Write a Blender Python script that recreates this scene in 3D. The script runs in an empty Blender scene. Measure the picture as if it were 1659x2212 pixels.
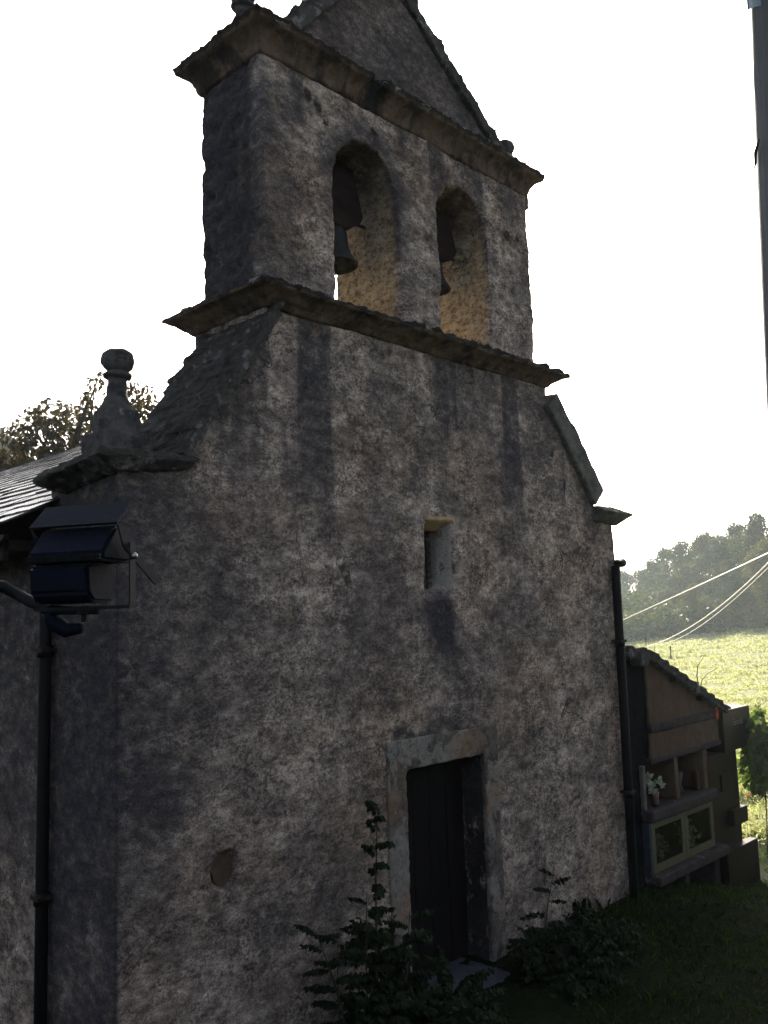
import bpy, bmesh, math, random
import numpy as np
from mathutils import Vector, Matrix, noise
R = math.radians
rng = np.random.default_rng(7)
random.seed(7)
sc = bpy.context.scene
col = sc.collection

# ------------------------------------------------------------------ camera, sky, sun, exposure
YAW, PIT, ROL = R(46.3567), R(6.8804), R(-1.8018)
CAM = Vector((-3.24207, -5.70223, 3.36247))
FPX = 1931.744                                    # focal length for a 1659 px wide picture
fw = Vector((math.sin(YAW)*math.cos(PIT), math.cos(YAW)*math.cos(PIT), math.sin(PIT)))
r0 = Vector((math.cos(YAW), -math.sin(YAW), 0)); u0 = r0.cross(fw)
rt = math.cos(ROL)*r0 + math.sin(ROL)*u0
up = -math.sin(ROL)*r0 + math.cos(ROL)*u0
cd = bpy.data.cameras.new('camera'); cam = bpy.data.objects.new('camera', cd); col.objects.link(cam)
m = Matrix((rt, up, -fw)).transposed().to_4x4(); m.translation = CAM
cam.matrix_world = m
cd.sensor_fit = 'VERTICAL'; cd.sensor_height = 24; cd.lens = 24*FPX/2212.0
cd.clip_start = 0.05; cd.clip_end = 2000
sc.camera = cam

SUN_EL, SUN_AZ = R(25), R(52)                     # azimuth clockwise from +Y towards +X
S = Vector((math.sin(SUN_AZ)*math.cos(SUN_EL), math.cos(SUN_AZ)*math.cos(SUN_EL), math.sin(SUN_EL)))
w = bpy.data.worlds.new('World'); sc.world = w; w.use_nodes = True
wn = w.node_tree.nodes; wl = w.node_tree.links
sky = wn.new('ShaderNodeTexSky'); sky.sky_type = 'NISHITA'; sky.sun_disc = False
sky.sun_elevation = SUN_EL; sky.sun_rotation = SUN_AZ
sky.air_density = 0.7; sky.dust_density = 4.0; sky.ozone_density = 0.3
hs_ = wn.new('ShaderNodeHueSaturation'); hs_.inputs['Saturation'].default_value = .6   # misty, washed-out sky
wl.new(sky.outputs[0], hs_.inputs['Color']); wl.new(hs_.outputs[0], wn['Background'].inputs[0]); wn['Background'].inputs[1].default_value = 0.1
ld = bpy.data.lights.new('sun', 'SUN'); ld.energy = 4.5; ld.angle = R(0.5); ld.color = (1, .91, .77)
lo = bpy.data.objects.new('sun', ld); col.objects.link(lo)
lo.rotation_euler = (-S).to_track_quat('-Z', 'Y').to_euler(); lo.location = (60, 60, 60)
vs = sc.view_settings
vs.view_transform = 'Standard'; vs.look = 'None'; vs.gamma = 1; vs.use_curve_mapping = False
vs.exposure = 1.38
sc.render.engine = 'CYCLES'
sc.cycles.max_bounces = 8; sc.cycles.diffuse_bounces = 4; sc.cycles.volume_bounces = 1
sc.cycles.use_denoising = True
sc.cycles.transparent_max_bounces = 12

# ------------------------------------------------------------------ helpers
def ray(px, py):                                  # direction through a pixel of the 1659x2212 picture
    d = fw*FPX + rt*(px-829.5) - up*(py-1106)
    return d.normalized()
def tag(o, label=None, cat=None, group=None, kind=None):
    if label: o['label'] = label
    if cat: o['category'] = cat
    if group: o['group'] = group
    if kind: o['kind'] = kind
    return o
def empty(name, loc, label, cat, group=None):
    o = bpy.data.objects.new(name, None); col.objects.link(o); o.location = loc
    o.empty_display_size = .2
    return tag(o, label, cat, group)
def link(name, me, mat, parent=None, smooth=None):
    o = bpy.data.objects.new(name, me); col.objects.link(o)
    if mat: me.materials.clear(); me.materials.append(mat)
    if smooth is not None:
        me.polygons.foreach_set('use_smooth', [smooth]*len(me.polygons))
    if parent:
        o.parent = parent
        L = Vector((0, 0, 0)); q = parent
        while q: L += q.location; q = q.parent
        o.location = -L                           # meshes are written in world coordinates
    return o
def bm_obj(name, bm, mat, parent=None, smooth=False):
    bmesh.ops.recalc_face_normals(bm, faces=bm.faces[:])
    me = bpy.data.meshes.new(name); bm.to_mesh(me); bm.free()
    return link(name, me, mat, parent, smooth)
def box(bm, x0, x1, y0, y1, z0, z1):
    v = [bm.verts.new(p) for p in ((x0,y0,z0),(x1,y0,z0),(x1,y1,z0),(x0,y1,z0),(x0,y0,z1),(x1,y0,z1),(x1,y1,z1),(x0,y1,z1))]
    for f in ((3,2,1,0),(4,5,6,7),(0,1,5,4),(1,2,6,5),(2,3,7,6),(3,0,4,7)): bm.faces.new([v[i] for i in f])
    return v
def hexa(bm, pts):                                # eight corner points, bottom ring then top ring
    v = [bm.verts.new(p) for p in pts]
    for f in ((3,2,1,0),(4,5,6,7),(0,1,5,4),(1,2,6,5),(2,3,7,6),(3,0,4,7)): bm.faces.new([v[i] for i in f])
def prism(bm, poly, y0, y1):                      # polygon in x, z pushed along y
    a = [bm.verts.new((x, y0, z)) for x, z in poly]; b = [bm.verts.new((x, y1, z)) for x, z in poly]
    n = len(poly)
    bm.faces.new(a); bm.faces.new(b[::-1])
    for i in range(n): bm.faces.new((a[i], b[i], b[(i+1) % n], a[(i+1) % n]))
def lathe(bm, prof, cx, cy, z0, n=20, sq=0):      # profile (r, z)
    rings = []
    for r_, z in prof:
        rings.append([bm.verts.new((cx+r_*math.cos(2*math.pi*i/n), cy+r_*math.sin(2*math.pi*i/n), z0+z)) for i in range(n)])
    for a, b in zip(rings, rings[1:]):
        for i in range(n): bm.faces.new((a[i], a[(i+1) % n], b[(i+1) % n], b[i]))
    bm.faces.new(rings[0][::-1]); bm.faces.new(rings[-1])
def tube(bm, pts, rad, n=8, cap=True):
    pts = [Vector(p) for p in pts]; rings = []
    if not hasattr(rad, '__len__'): rad = [rad]*len(pts)
    for i, p in enumerate(pts):
        d = (pts[min(i+1, len(pts)-1)] - pts[max(i-1, 0)]).normalized()
        a = d.cross(Vector((0, 0, 1)) if abs(d.z) < .9 else Vector((1, 0, 0))).normalized(); b = d.cross(a)
        rings.append([bm.verts.new(p + rad[i]*(math.cos(2*math.pi*k/n)*a + math.sin(2*math.pi*k/n)*b)) for k in range(n)])
    for a, b in zip(rings, rings[1:]):
        for k in range(n): bm.faces.new((a[k], a[(k+1) % n], b[(k+1) % n], b[k]))
    if cap: bm.faces.new(rings[0][::-1]); bm.faces.new(rings[-1])
def rect_sweep(bm, x0, x1, y0, y1, prof):         # closed moulding round a rectangle: profile (projection, z)
    rings = []
    for o, z in prof:
        rings.append([bm.verts.new(p) for p in ((x0-o,y0-o,z),(x1+o,y0-o,z),(x1+o,y1+o,z),(x0-o,y1+o,z))])
    for a, b in zip(rings, rings[1:]):
        for i in range(4): bm.faces.new((a[i], a[(i+1) % 4], b[(i+1) % 4], b[i]))
    bm.faces.new(rings[0][::-1]); bm.faces.new(rings[-1])
def fbm(p, s, o=3): return noise.fractal(p*s, 1.0, 2.0, o)
def worn(name, bm, mat, parent, voxel=.03, amp=.015, scale=3.0, amp2=.006, scale2=14.0, cut=None, moss=None):
    """remesh a rough solid into one eroded surface"""
    bmesh.ops.recalc_face_normals(bm, faces=bm.faces[:])
    me = bpy.data.meshes.new('tmp'); bm.to_mesh(me); bm.free()
    o = bpy.data.objects.new('tmp', me); col.objects.link(o); kill = [o]
    for c in (cut or []):
        bmesh.ops.recalc_face_normals(c, faces=c.faces[:])
        cm = bpy.data.meshes.new('tmpc'); c.to_mesh(cm); c.free()
        co = bpy.data.objects.new('tmpc', cm); col.objects.link(co); kill.append(co)
        md = o.modifiers.new('b', 'BOOLEAN'); md.operation = 'DIFFERENCE'; md.object = co; md.solver = 'EXACT'
    md = o.modifiers.new('r', 'REMESH'); md.mode = 'VOXEL'; md.voxel_size = voxel; md.use_smooth_shade = True
    bpy.context.view_layer.update()
    out = bpy.data.meshes.new_from_object(o.evaluated_get(bpy.context.evaluated_depsgraph_get()))
    for k in kill:
        bpy.data.objects.remove(k)
    nv = [v.normal.copy() for v in out.vertices]
    for v, n in zip(out.vertices, nv):
        p = v.co.copy()
        d = amp*fbm(p, scale) + amp2*fbm(p + Vector((9, 3, 7)), scale2, 2)
        if moss: d += moss(p, n)
        v.co = p + n*d
    out.name = name
    return link(name, out, mat, parent, True)
def quads_mesh(name, V, mat, parent=None, smooth=False):
    """V: (n, k, 3) separate k-gons"""
    n, k, _ = V.shape
    me = bpy.data.meshes.new(name)
    me.vertices.add(n*k); me.loops.add(n*k); me.polygons.add(n)
    me.vertices.foreach_set('co', V.reshape(-1).astype(np.float32))
    me.loops.foreach_set('vertex_index', np.arange(n*k, dtype=np.int32))
    me.polygons.foreach_set('loop_start', np.arange(0, n*k, k, dtype=np.int32))
    me.update(calc_edges=True); me.validate()
    return link(name, me, mat, parent, smooth)
def unit(a): return a/np.maximum(np.linalg.norm(a, axis=-1, keepdims=True), 1e-9)
def leaf_quads(c, d, nrm, ln, wd):
    """rhombic leaves from base c along d"""
    d = unit(d); s = unit(np.cross(d, nrm)); ln = np.asarray(ln)[:, None]; wd = np.asarray(wd)[:, None]
    nn = np.cross(s, d)
    return np.stack([c, c + d*ln*.45 + s*wd*.5 + nn*wd*.12, c + d*ln, c + d*ln*.45 - s*wd*.5 + nn*wd*.12], 1)

# ------------------------------------------------------------------ materials
class NT:
    def __init__(s, name):
        s.m = bpy.data.materials.new(name); s.m.use_nodes = True
        s.t = s.m.node_tree; s.n = s.t.nodes; s.l = s.t.links; s.b = s.n['Principled BSDF']
        s.co = s.n.new('ShaderNodeTexCoord').outputs['Object']
        s.geo = s.n.new('ShaderNodeNewGeometry')
    def put(s, sock, v):
        if isinstance(v, (int, float)): sock.default_value = v
        elif isinstance(v, (tuple, list)): sock.default_value = tuple(v) + ((1,) if len(v) == 3 and len(sock.default_value) == 4 else ())
        else: s.l.new(v, sock)
    def noise(s, scale, detail=4, rough=.6, stretch=None, off=(0, 0, 0), dist=0):
        mp = s.n.new('ShaderNodeMapping'); s.l.new(s.geo.outputs['Position'], mp.inputs[0])
        mp.inputs['Location'].default_value = off
        if stretch: mp.inputs['Scale'].default_value = stretch
        n = s.n.new('ShaderNodeTexNoise'); s.l.new(mp.outputs[0], n.inputs['Vector'])
        n.inputs['Scale'].default_value = scale; n.inputs['Detail'].default_value = detail; n.inputs['Roughness'].default_value = rough
        n.inputs['Distortion'].default_value = dist
        return n.outputs['Fac']
    def ramp(s, fac, stops):
        r_ = s.n.new('ShaderNodeValToRGB'); s.l.new(fac, r_.inputs[0]); e = r_.color_ramp.elements
        while len(e) < len(stops): e.new(.5)
        for k, (p, c) in zip(e, stops):
            k.position = p; k.color = (c, c, c, 1) if isinstance(c, (int, float)) else tuple(c) + (1,)
        return r_.outputs[0]
    def math(s, op, a, b=0, clamp=False):
        n = s.n.new('ShaderNodeMath'); n.operation = op; n.use_clamp = clamp
        s.put(n.inputs[0], a); s.put(n.inputs[1], b); return n.outputs[0]
    def mix(s, f, a, b, mode='MIX'):
        n = s.n.new('ShaderNodeMix'); n.data_type = 'RGBA'; n.blend_type = mode
        s.put(n.inputs[0], f); s.put(n.inputs[6], a); s.put(n.inputs[7], b); return n.outputs[2]
    def sep(s, v=None):
        n = s.n.new('ShaderNodeSeparateXYZ'); s.l.new(v or s.geo.outputs['Position'], n.inputs[0]); return n.outputs
    def step(s, v, a, b):                         # smooth 0..1 between a and b (a may be above b)
        n = s.n.new('ShaderNodeMapRange'); n.interpolation_type = 'SMOOTHSTEP'; n.clamp = True
        s.put(n.inputs[0], v)
        lo_, hi_ = (a, b) if a < b else (b, a)
        n.inputs[1].default_value = lo_; n.inputs[2].default_value = hi_
        n.inputs[3].default_value = 0 if a < b else 1; n.inputs[4].default_value = 1 if a < b else 0
        return n.outputs[0]
    def bump(s, h, strength=.4, dist=.02):
        n = s.n.new('ShaderNodeBump'); n.inputs['Strength'].default_value = strength; n.inputs['Distance'].default_value = dist
        s.l.new(h, n.inputs['Height']); s.l.new(n.outputs[0], s.b.inputs['Normal'])
    def done(s, colr, rough=.9, spec=.2, metal=0):
        s.put(s.b.inputs['Base Color'], colr); s.put(s.b.inputs['Roughness'], rough)
        s.b.inputs['Specular IOR Level'].default_value = spec; s.b.inputs['Metallic'].default_value = metal
        return s.m
def plain(name, c, rough=.7, spec=.3, metal=0, var=.35, scale=12, stretch=None):
    t = NT(name); f = t.noise(scale, 5, .65, stretch)
    dk = tuple(x*(1-var) for x in c); lt = tuple(min(1, x*(1+var)) for x in c)
    t.bump(f, .25, .01)
    return t.done(t.ramp(f, [(.3, dk), (.7, lt)]), rough, spec, metal)

def plaster(name, church=True, tint=(1, 1, 1)):
    t = NT(name); X, Y, Z = t.sep()
    grain = t.noise(11, 11, .74, (.7, .7, 1.1))
    fine = t.noise(40, 4, .65, (.8, .8, 1))
    blot = t.noise(5.5, 7, .65, (.7, .7, 1), (3, 1, 5))
    def C(c): return tuple(a*b for a, b in zip(c, tint))
    base = t.ramp(grain, [(.30, C((.09, .071, .063))), (.43, C((.25, .205, .178))), (.54, C((.43, .365, .318))), (.68, C((.62, .54, .475)))])
    # lichen flecks, small and dark, in loose colonies
    fl = t.math('MULTIPLY', t.step(fine, .49, .55), t.step(blot, .36, .58))
    c = t.mix(t.math('MULTIPLY', fl, .6), base, (.026, .023, .024))
    gr2 = t.noise(22, 9, .75, (.75, .75, 1), (7, 7, 1))
    col2 = t.math('MULTIPLY', t.step(gr2, .50, .58), t.step(t.noise(1.6, 5, .6, None, (2, 9, 4)), .38, .62))
    c = t.mix(t.math('MULTIPLY', col2, .6), c, (.04, .034, .033))
    md = t.ramp(t.noise(3.0, 10, .72, (.65, .65, 1), (6, 2, 2)), [(.36, (.44, .43, .44)), (.5, (.96, .93, .90)), (.61, (1.5, 1.45, 1.4))])
    c = t.mix(1.0, c, md, 'MULTIPLY')
    if church:
        big = t.noise(.55, 5, .55, (1, 1, .8), (4, 0, 2.3))
        edge = t.noise(1.5, 6, .65, None, (1, 8, 3))
        # black mouldy band down the left end of the front; side face darker
        xe = t.math('ADD', X, t.math('MULTIPLY', t.math('SUBTRACT', edge, .5), 2.4))
        m1 = t.math('MULTIPLY', t.step(xe, 1.35, .2), t.math('MULTIPLY', t.step(Z, .5, 2.2), t.step(Z, 6.2, 5.6)))
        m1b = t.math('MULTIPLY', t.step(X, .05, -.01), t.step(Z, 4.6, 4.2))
        # broad patches
        m2 = t.math('MULTIPLY', t.step(t.math('ADD', big, t.math('MULTIPLY', t.math('SUBTRACT', edge, .5), .25)), .47, .64), .66)
        # belfry's left pier, all round
        m3 = t.math('MULTIPLY', t.step(t.math('ADD', X, t.math('MULTIPLY', t.math('SUBTRACT', edge, .5), 1.2)), 2.1, 1.35), t.step(Z, 6.0, 6.3))
        m3 = t.math('MULTIPLY', m3, t.step(t.math('ADD', Z, t.math('MULTIPLY', edge, .8)), 9.0, 8.3))
        # streaks washed down from the ledges
        st = t.noise(1.9, 4, .55, (1, 1, .07), (5, 0, 0))
        run = t.math('ADD', Z, t.math('MULTIPLY', st, 2.2))
        m4 = t.math('MULTIPLY', t.step(st, .47, .60), t.math('MULTIPLY', t.step(run, 4.9, 6.5), t.step(Z, 6.2, 6.0)))
        st2 = t.noise(2.4, 4, .55, (1, 1, .09), (1, 0, 6))
        m5 = t.math('MULTIPLY', t.step(st2, .49, .62), t.math('MULTIPLY', t.step(t.math('ADD', Z, st2), 8.0, 9.0), t.step(Z, 8.7, 8.4)))
        # ring of soot round each bell arch
        def ring(cx, cz, r0_, r1_):
            dx = t.math('SUBTRACT', X, cx); dz = t.math('MULTIPLY', t.math('SUBTRACT', Z, cz), .8)
            d = t.math('SQRT', t.math('ADD', t.math('MULTIPLY', dx, dx), t.math('MULTIPLY', dz, dz)))
            d = t.math('ADD', d, t.math('MULTIPLY', t.math('SUBTRACT', edge, .5), .5))
            return t.math('MULTIPLY', t.step(d, r1_, r0_), t.step(Z, 6.3, 7.0))
        m6 = t.math('MAXIMUM', ring(2.75, 7.5, .42, .78), t.math('MULTIPLY', ring(4.22, 7.5, .35, .6), .8))
        # wet patch below the slit window; darker wall foot and line over the door
        def blob(x0, x1, z0, z1, f=.12):
            a = t.math('MULTIPLY', t.step(xe2, x0-f, x0+f), t.step(xe2, x1+f, x1-f))
            return t.math('MULTIPLY', a, t.math('MULTIPLY', t.step(ze2, z0-f*2, z0+f), t.step(ze2, z1+f, z1-f)))
        e2 = t.math('MULTIPLY', t.math('SUBTRACT', edge, .5), .5)
        xe2 = t.math('ADD', X, e2); ze2 = t.math('ADD', Z, t.math('MULTIPLY', e2, 1.4))
        front = t.step(Y, .9, .1)
        m7 = t.math('MULTIPLY', t.math('MAXIMUM', blob(3.30, 3.74, 3.02, 3.56), t.math('MULTIPLY', blob(2.75, 4.3, 2.27, 2.34, .05), .8)), front)
        m8 = t.math('MULTIPLY', t.step(t.math('ADD', Z, t.math('MULTIPLY', edge, .9)), .75, .35), .7)
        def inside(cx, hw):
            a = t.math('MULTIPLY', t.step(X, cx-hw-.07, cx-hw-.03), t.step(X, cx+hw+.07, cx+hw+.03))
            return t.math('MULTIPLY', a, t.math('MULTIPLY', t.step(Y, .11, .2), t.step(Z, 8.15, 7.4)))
        och = t.math('MULTIPLY', t.math('MAXIMUM', inside(2.72, .44), inside(4.22, .43)), t.step(Z, 6.2, 6.25))  # bare ochre stone inside the arches, with warm bounce light painted in
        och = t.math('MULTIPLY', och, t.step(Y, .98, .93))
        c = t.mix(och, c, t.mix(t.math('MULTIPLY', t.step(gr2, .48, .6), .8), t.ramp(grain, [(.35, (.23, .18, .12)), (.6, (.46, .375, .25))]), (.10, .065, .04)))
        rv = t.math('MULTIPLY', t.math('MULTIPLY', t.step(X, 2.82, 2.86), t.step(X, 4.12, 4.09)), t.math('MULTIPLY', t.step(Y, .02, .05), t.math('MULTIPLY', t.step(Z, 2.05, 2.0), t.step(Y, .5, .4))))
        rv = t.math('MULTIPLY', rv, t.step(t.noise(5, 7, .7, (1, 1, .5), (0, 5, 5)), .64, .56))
        rl = t.math('MULTIPLY', t.math('MULTIPLY', t.step(X, 3.60, 3.64), t.step(X, 3.76, 3.73)), t.math('MULTIPLY', t.step(Y, .01, .03), t.math('MULTIPLY', t.math('MULTIPLY', t.step(Z, 3.62, 3.7), t.step(Z, 4.35, 4.3)), t.step(Y, .25, .2))))
        rl = t.math('MULTIPLY', rl, t.step(t.noise(7, 6, .6, (1, 1, .6), (1, 5, 5)), .56, .54))
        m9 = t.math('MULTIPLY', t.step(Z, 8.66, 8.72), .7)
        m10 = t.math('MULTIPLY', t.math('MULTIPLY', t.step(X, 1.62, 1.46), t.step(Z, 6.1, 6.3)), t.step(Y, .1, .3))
        dark = t.math('MAXIMUM', m9, t.math('MAXIMUM', m10, m1))
        for q in (m1b, m2, m3, m4, m5, m6, m7, m8): dark = t.math('MAXIMUM', dark, q)
        dark = t.math('MULTIPLY', dark, t.math('SUBTRACT', 1.0, t.math('MULTIPLY', och, .75)))
        thru = t.ramp(t.math('ADD', t.math('MULTIPLY', grain, .6), t.math('MULTIPLY', gr2, .4)), [(.45, 1.0), (.64, .62)])
        c = t.mix(t.math('MULTIPLY', m7, .85), c, (.035, .033, .035))
        c = t.mix(t.math('MULTIPLY', rl, .85), c, (.36, .335, .31))
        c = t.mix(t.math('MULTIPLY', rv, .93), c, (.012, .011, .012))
        c = t.mix(t.math('MULTIPLY', t.math('MULTIPLY', dark, thru), .92), c, t.ramp(fine, [(.3, (.020, .019, .024)), (.7, (.078, .072, .080))]))
        warm = t.math('MULTIPLY', t.step(t.noise(.8, 4, .6, None, (9, 9, 9)), .45, .65), .45)
        c = t.mix(warm, c, t.mix(1.0, c, (1.0, .86, .74), 'MULTIPLY'))
        c = t.mix(t.math('MULTIPLY', t.step(t.noise(6, 6, .7, None, (3, 3, 0)), .58, .68), .5), c, (.30, .22, .14))
    if church:
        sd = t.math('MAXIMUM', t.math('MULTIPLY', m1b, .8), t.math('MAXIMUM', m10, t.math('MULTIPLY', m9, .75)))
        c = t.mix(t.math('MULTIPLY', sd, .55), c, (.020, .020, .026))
        def spot(cx, cz, r_):
            dx = t.math('SUBTRACT', t.math('ADD', X, t.math('MULTIPLY', e2, .25)), cx); dz = t.math('MULTIPLY', t.math('SUBTRACT', ze2, cz), .75)
            return t.step(t.math('SQRT', t.math('ADD', t.math('MULTIPLY', dx, dx), t.math('MULTIPLY', dz, dz))), r_*1.25, r_*.6)
        sp = spot(1.98, 8.24, .05)
        for q in ((2.10, 8.20, .06), (2.20, 8.06, .035), (5.05, 7.86, .06), (5.26, 7.83, .035), (2.83, 8.14, .05), (5.62, 5.28, .03), (5.85, 4.80, .025)): sp = t.math('MAXIMUM', sp, spot(*q))
        c = t.mix(t.math('MULTIPLY', t.math('MULTIPLY', sp, front), .85), c, (.02, .016, .015))
    grit = t.ramp(t.noise(85, 3, .7), [(.32, (.55, .55, .56)), (.5, (1.0, 1.0, 1.0)), (.68, (1.38, 1.37, 1.35))])
    c = t.mix(1.0, c, grit, 'MULTIPLY')
    vo = t.n.new('ShaderNodeTexVoronoi'); vo.feature = 'DISTANCE_TO_EDGE'; vo.inputs['Scale'].default_value = .8
    wv = t.n.new('ShaderNodeVectorMath'); wv.operation = 'ADD'; t.l.new(t.geo.outputs['Position'], wv.inputs[0])
    nz = t.n.new('ShaderNodeTexNoise'); nz.inputs['Scale'].default_value = 2.2; nz.inputs['Detail'].default_value = 7; t.l.new(t.geo.outputs['Position'], nz.inputs['Vector'])
    t.l.new(nz.outputs['Color'], wv.inputs[1]); t.l.new(wv.outputs[0], vo.inputs['Vector'])
    ck = t.math('MULTIPLY', t.step(vo.outputs['Distance'], .012, .003), t.step(t.noise(.9, 3, .5, None, (8, 0, 8)), .52, .62))
    c = t.mix(t.math('MULTIPLY', ck, .8), c, (.03, .025, .024))
    h = t.math('ADD', t.math('MULTIPLY', grain, .7), t.math('MULTIPLY', fine, .5))
    t.bump(h, .6, .02)
    return t.done(c, .95, .1)

M = {}
M['plaster'] = plaster('lime_plaster')
def stone(name, a, b, lichen=.5, moss=.0, scale=8):
    t = NT(name); g = t.noise(scale, 9, .72); f = t.noise(38, 4, .7)
    c = t.ramp(g, [(.3, a), (.65, b)])
    c = t.mix(t.math('MULTIPLY', t.step(t.noise(5, 7, .7, None, (2, 2, 2)), .52, .6), lichen), c, (.04, .037, .035))
    lo_ = .55 if name == 'mossy_slate' else .62
    c = t.mix(t.math('MULTIPLY', t.step(t.noise(7, 6, .7, None, (8, 1, 2)), lo_, lo_+.06), lichen), c, (.30, .29, .29))
    if moss:
        nz = t.sep(t.geo.outputs['Normal'])[2]
        mk = t.math('ADD', nz, t.math('MULTIPLY', t.math('SUBTRACT', t.noise(4, 6, .7, None, (1, 5, 9)), .5), 2.2))
        c = t.mix(t.math('MULTIPLY', t.step(mk, -.25, .45), moss), c, t.ramp(f, [(.35, (.011, .011, .008)), (.7, (.045, .045, .028))]))
    if name == 'cornice_stone':
        X, Y, Z = t.sep(); e = t.math('MULTIPLY', t.math('SUBTRACT', t.noise(6, 5, .7), .5), .35)
        d = t.math('ABSOLUTE', t.math('SUBTRACT', t.math('ADD', X, e), 2.79))
        k = t.math('MULTIPLY', t.step(d, .19, .09), t.step(Z, 7, 8))
        k = t.math('MAXIMUM', k, t.math('MULTIPLY', t.step(t.noise(1.6, 6, .7, (1, 1, .6), (5, 2, 7)), .5, .6), .75))
        zz = t.math('ADD', Z, t.math('MULTIPLY', t.math('SUBTRACT', t.noise(8, 5, .7, None, (4, 4, 4)), .5), .16))
        cap = t.math('MAXIMUM', t.math('MULTIPLY', t.step(zz, 6.13, 6.17), t.step(Z, 6.5, 6.4)), t.step(zz, 8.59, 8.64))
        k = t.math('MAXIMUM', k, t.math('MULTIPLY', cap, .9))
        c = t.mix(k, c, (.02, .017, .016))
        c = t.mix(t.math('MULTIPLY', cap, t.step(t.noise(9, 5, .6, (.6, .6, 2), (3, 8, 1)), .6, .64)), c, (.26, .24, .22))
    t.bump(t.math('ADD', g, t.math('MULTIPLY', f, .6)), .8, .03)
    return t.done(c, .92, .15)
M['cornice'] = stone('cornice_stone', (.07, .048, .036), (.21, .145, .10), .5, .9)
M['stone'] = stone('grey_stone', (.055, .05, .05), (.16, .145, .14), .8, .3)
M['coping'] = stone('coping_stone', (.085, .085, .07), (.19, .185, .155), .5, .35)
M['moss'] = stone('mossy_slate', (.035, .032, .03), (.12, .11, .108), .6, .75)
M['ochre'] = stone('warm_lit_stone', (.40, .26, .13), (.58, .40, .22), .1, 0, 6)  # window lintel: ochre stone with warm bounce light painted into its colour
M['patch'] = plain('bare_patch', (.105, .075, .052), .95, .1, 0, .3, 14)
t = NT('door_surround_plaster')
g = t.noise(7, 9, .72); c = t.ramp(g, [(.35, (.05, .043, .039)), (.6, (.17, .147, .128))])
pl = t.step(t.noise(3.2, 5, .6, (1, 1, .7), (4, 4, 1), .5), .52, .535)
c = t.mix(pl, c, t.ramp(t.noise(20, 5, .7), [(.3, (.18, .16, .143)), (.7, (.28, .255, .228))]))
c = t.mix(t.math('MULTIPLY', t.step(t.noise(2, 5, .6, None, (0, 3, 8)), .5, .62), .6), c, (.27, .175, .11))
c = t.mix(t.math('MULTIPLY', t.step(t.noise(26, 5, .7), .55, .62), .6), c, (.05, .045, .045))
t.bump(t.math('ADD', g, t.math('MULTIPLY', pl, .4)), .6, .02); M['surround'] = t.done(c, .92, .12)
M['door'] = plain('old_door_wood', (.006, .004, .0035), .8, .2, 0, .5, 9, (1, 1, .08))
M['black'] = plain('dark_opening', (.004, .004, .004), 1, 0)
M['pipe'] = plain('dark_pipe', (.006, .0055, .006), .6, .2, 0, .4, 20)
M['slate'] = None
t = NT('wet_slate'); f = t.noise(6, 6, .7); rnd = t.geo.outputs['Random Per Island']
c = t.mix(.5, t.ramp(f, [(.3, (.09, .095, .11)), (.7, (.14, .145, .16))]), t.ramp(rnd, [(0, (.02, .022, .027)), (1, (.10, .10, .11))]))
t.bump(t.noise(30, 5, .7), .25, .01); M['slate'] = t.done(c, t.math('ADD', t.math('MULTIPLY', f, .15), .08), 1.0)
M['iron'] = plain('rusty_iron', (.03, .016, .011), .8, .3, .2, .5, 20)
M['bronze'] = plain('bronze', (.022, .024, .022), .6, .3, .3, .35, 10)
M['yoke'] = plain('weathered_wood', (.026, .014, .011), .85, .2, 0, .5, 8, (.3, 1, 1))
M['paint'] = plain('dark_paint', (.004, .006, .016), .6, .1, 0, .2, 30)
M['galv'] = plain('galvanised_steel', (.015, .016, .018), .6, .15, .1, .3, 20)
M['glass'] = None
def leafy(name, cols, trans=.45, rough=.55, spec=.25, tint=(1.5, 1.5, .8)):
    t = NT(name); rnd = t.geo.outputs['Random Per Island']
    n = len(cols); c = t.ramp(rnd, [(i/(n-1), k) for i, k in enumerate(cols)])
    t.done(c, rough, spec*.3 if 'dark' in name or 'sapling' in name or 'yard' in name else spec)
    tr = t.n.new('ShaderNodeBsdfTranslucent'); t.l.new(t.mix(1, c, tint, 'MULTIPLY'), tr.inputs[0])
    mx = t.n.new('ShaderNodeMixShader'); mx.inputs[0].default_value = trans
    t.l.new(t.b.outputs[0], mx.inputs[1]); t.l.new(tr.outputs[0], mx.inputs[2])
    t.l.new(mx.outputs[0], t.n['Material Output'].inputs[0])
    return t.m
M['leaf_dark'] = leafy('sapling_leaf', [(.006, .011, .005), (.012, .02, .008), (.02, .03, .012)], .2)
M['leaf_tree'] = leafy('tree_leaf', [(.022, .034, .014), (.04, .056, .02), (.055, .062, .022)], .35)
M['leaf_autumn'] = leafy('autumn_leaf', [(.045, .055, .02), (.08, .08, .024), (.11, .09, .024)], .35)
M['leaf_brown'] = leafy('bronzed_leaf', [(.02, .02, .008), (.045, .035, .014), (.07, .045, .016)], .35)
M['leaf_vine'] = leafy('vine_leaf', [(.05, .09, .025), (.08, .13, .03), (.11, .14, .05)], .45)
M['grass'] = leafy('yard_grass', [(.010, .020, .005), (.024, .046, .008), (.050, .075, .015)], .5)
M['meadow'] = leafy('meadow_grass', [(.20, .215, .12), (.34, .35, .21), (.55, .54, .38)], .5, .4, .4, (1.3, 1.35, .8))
M['bark'] = plain('bark', (.055, .045, .036), .95, .1, 0, .4, 12, (1, 1, .2))

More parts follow.
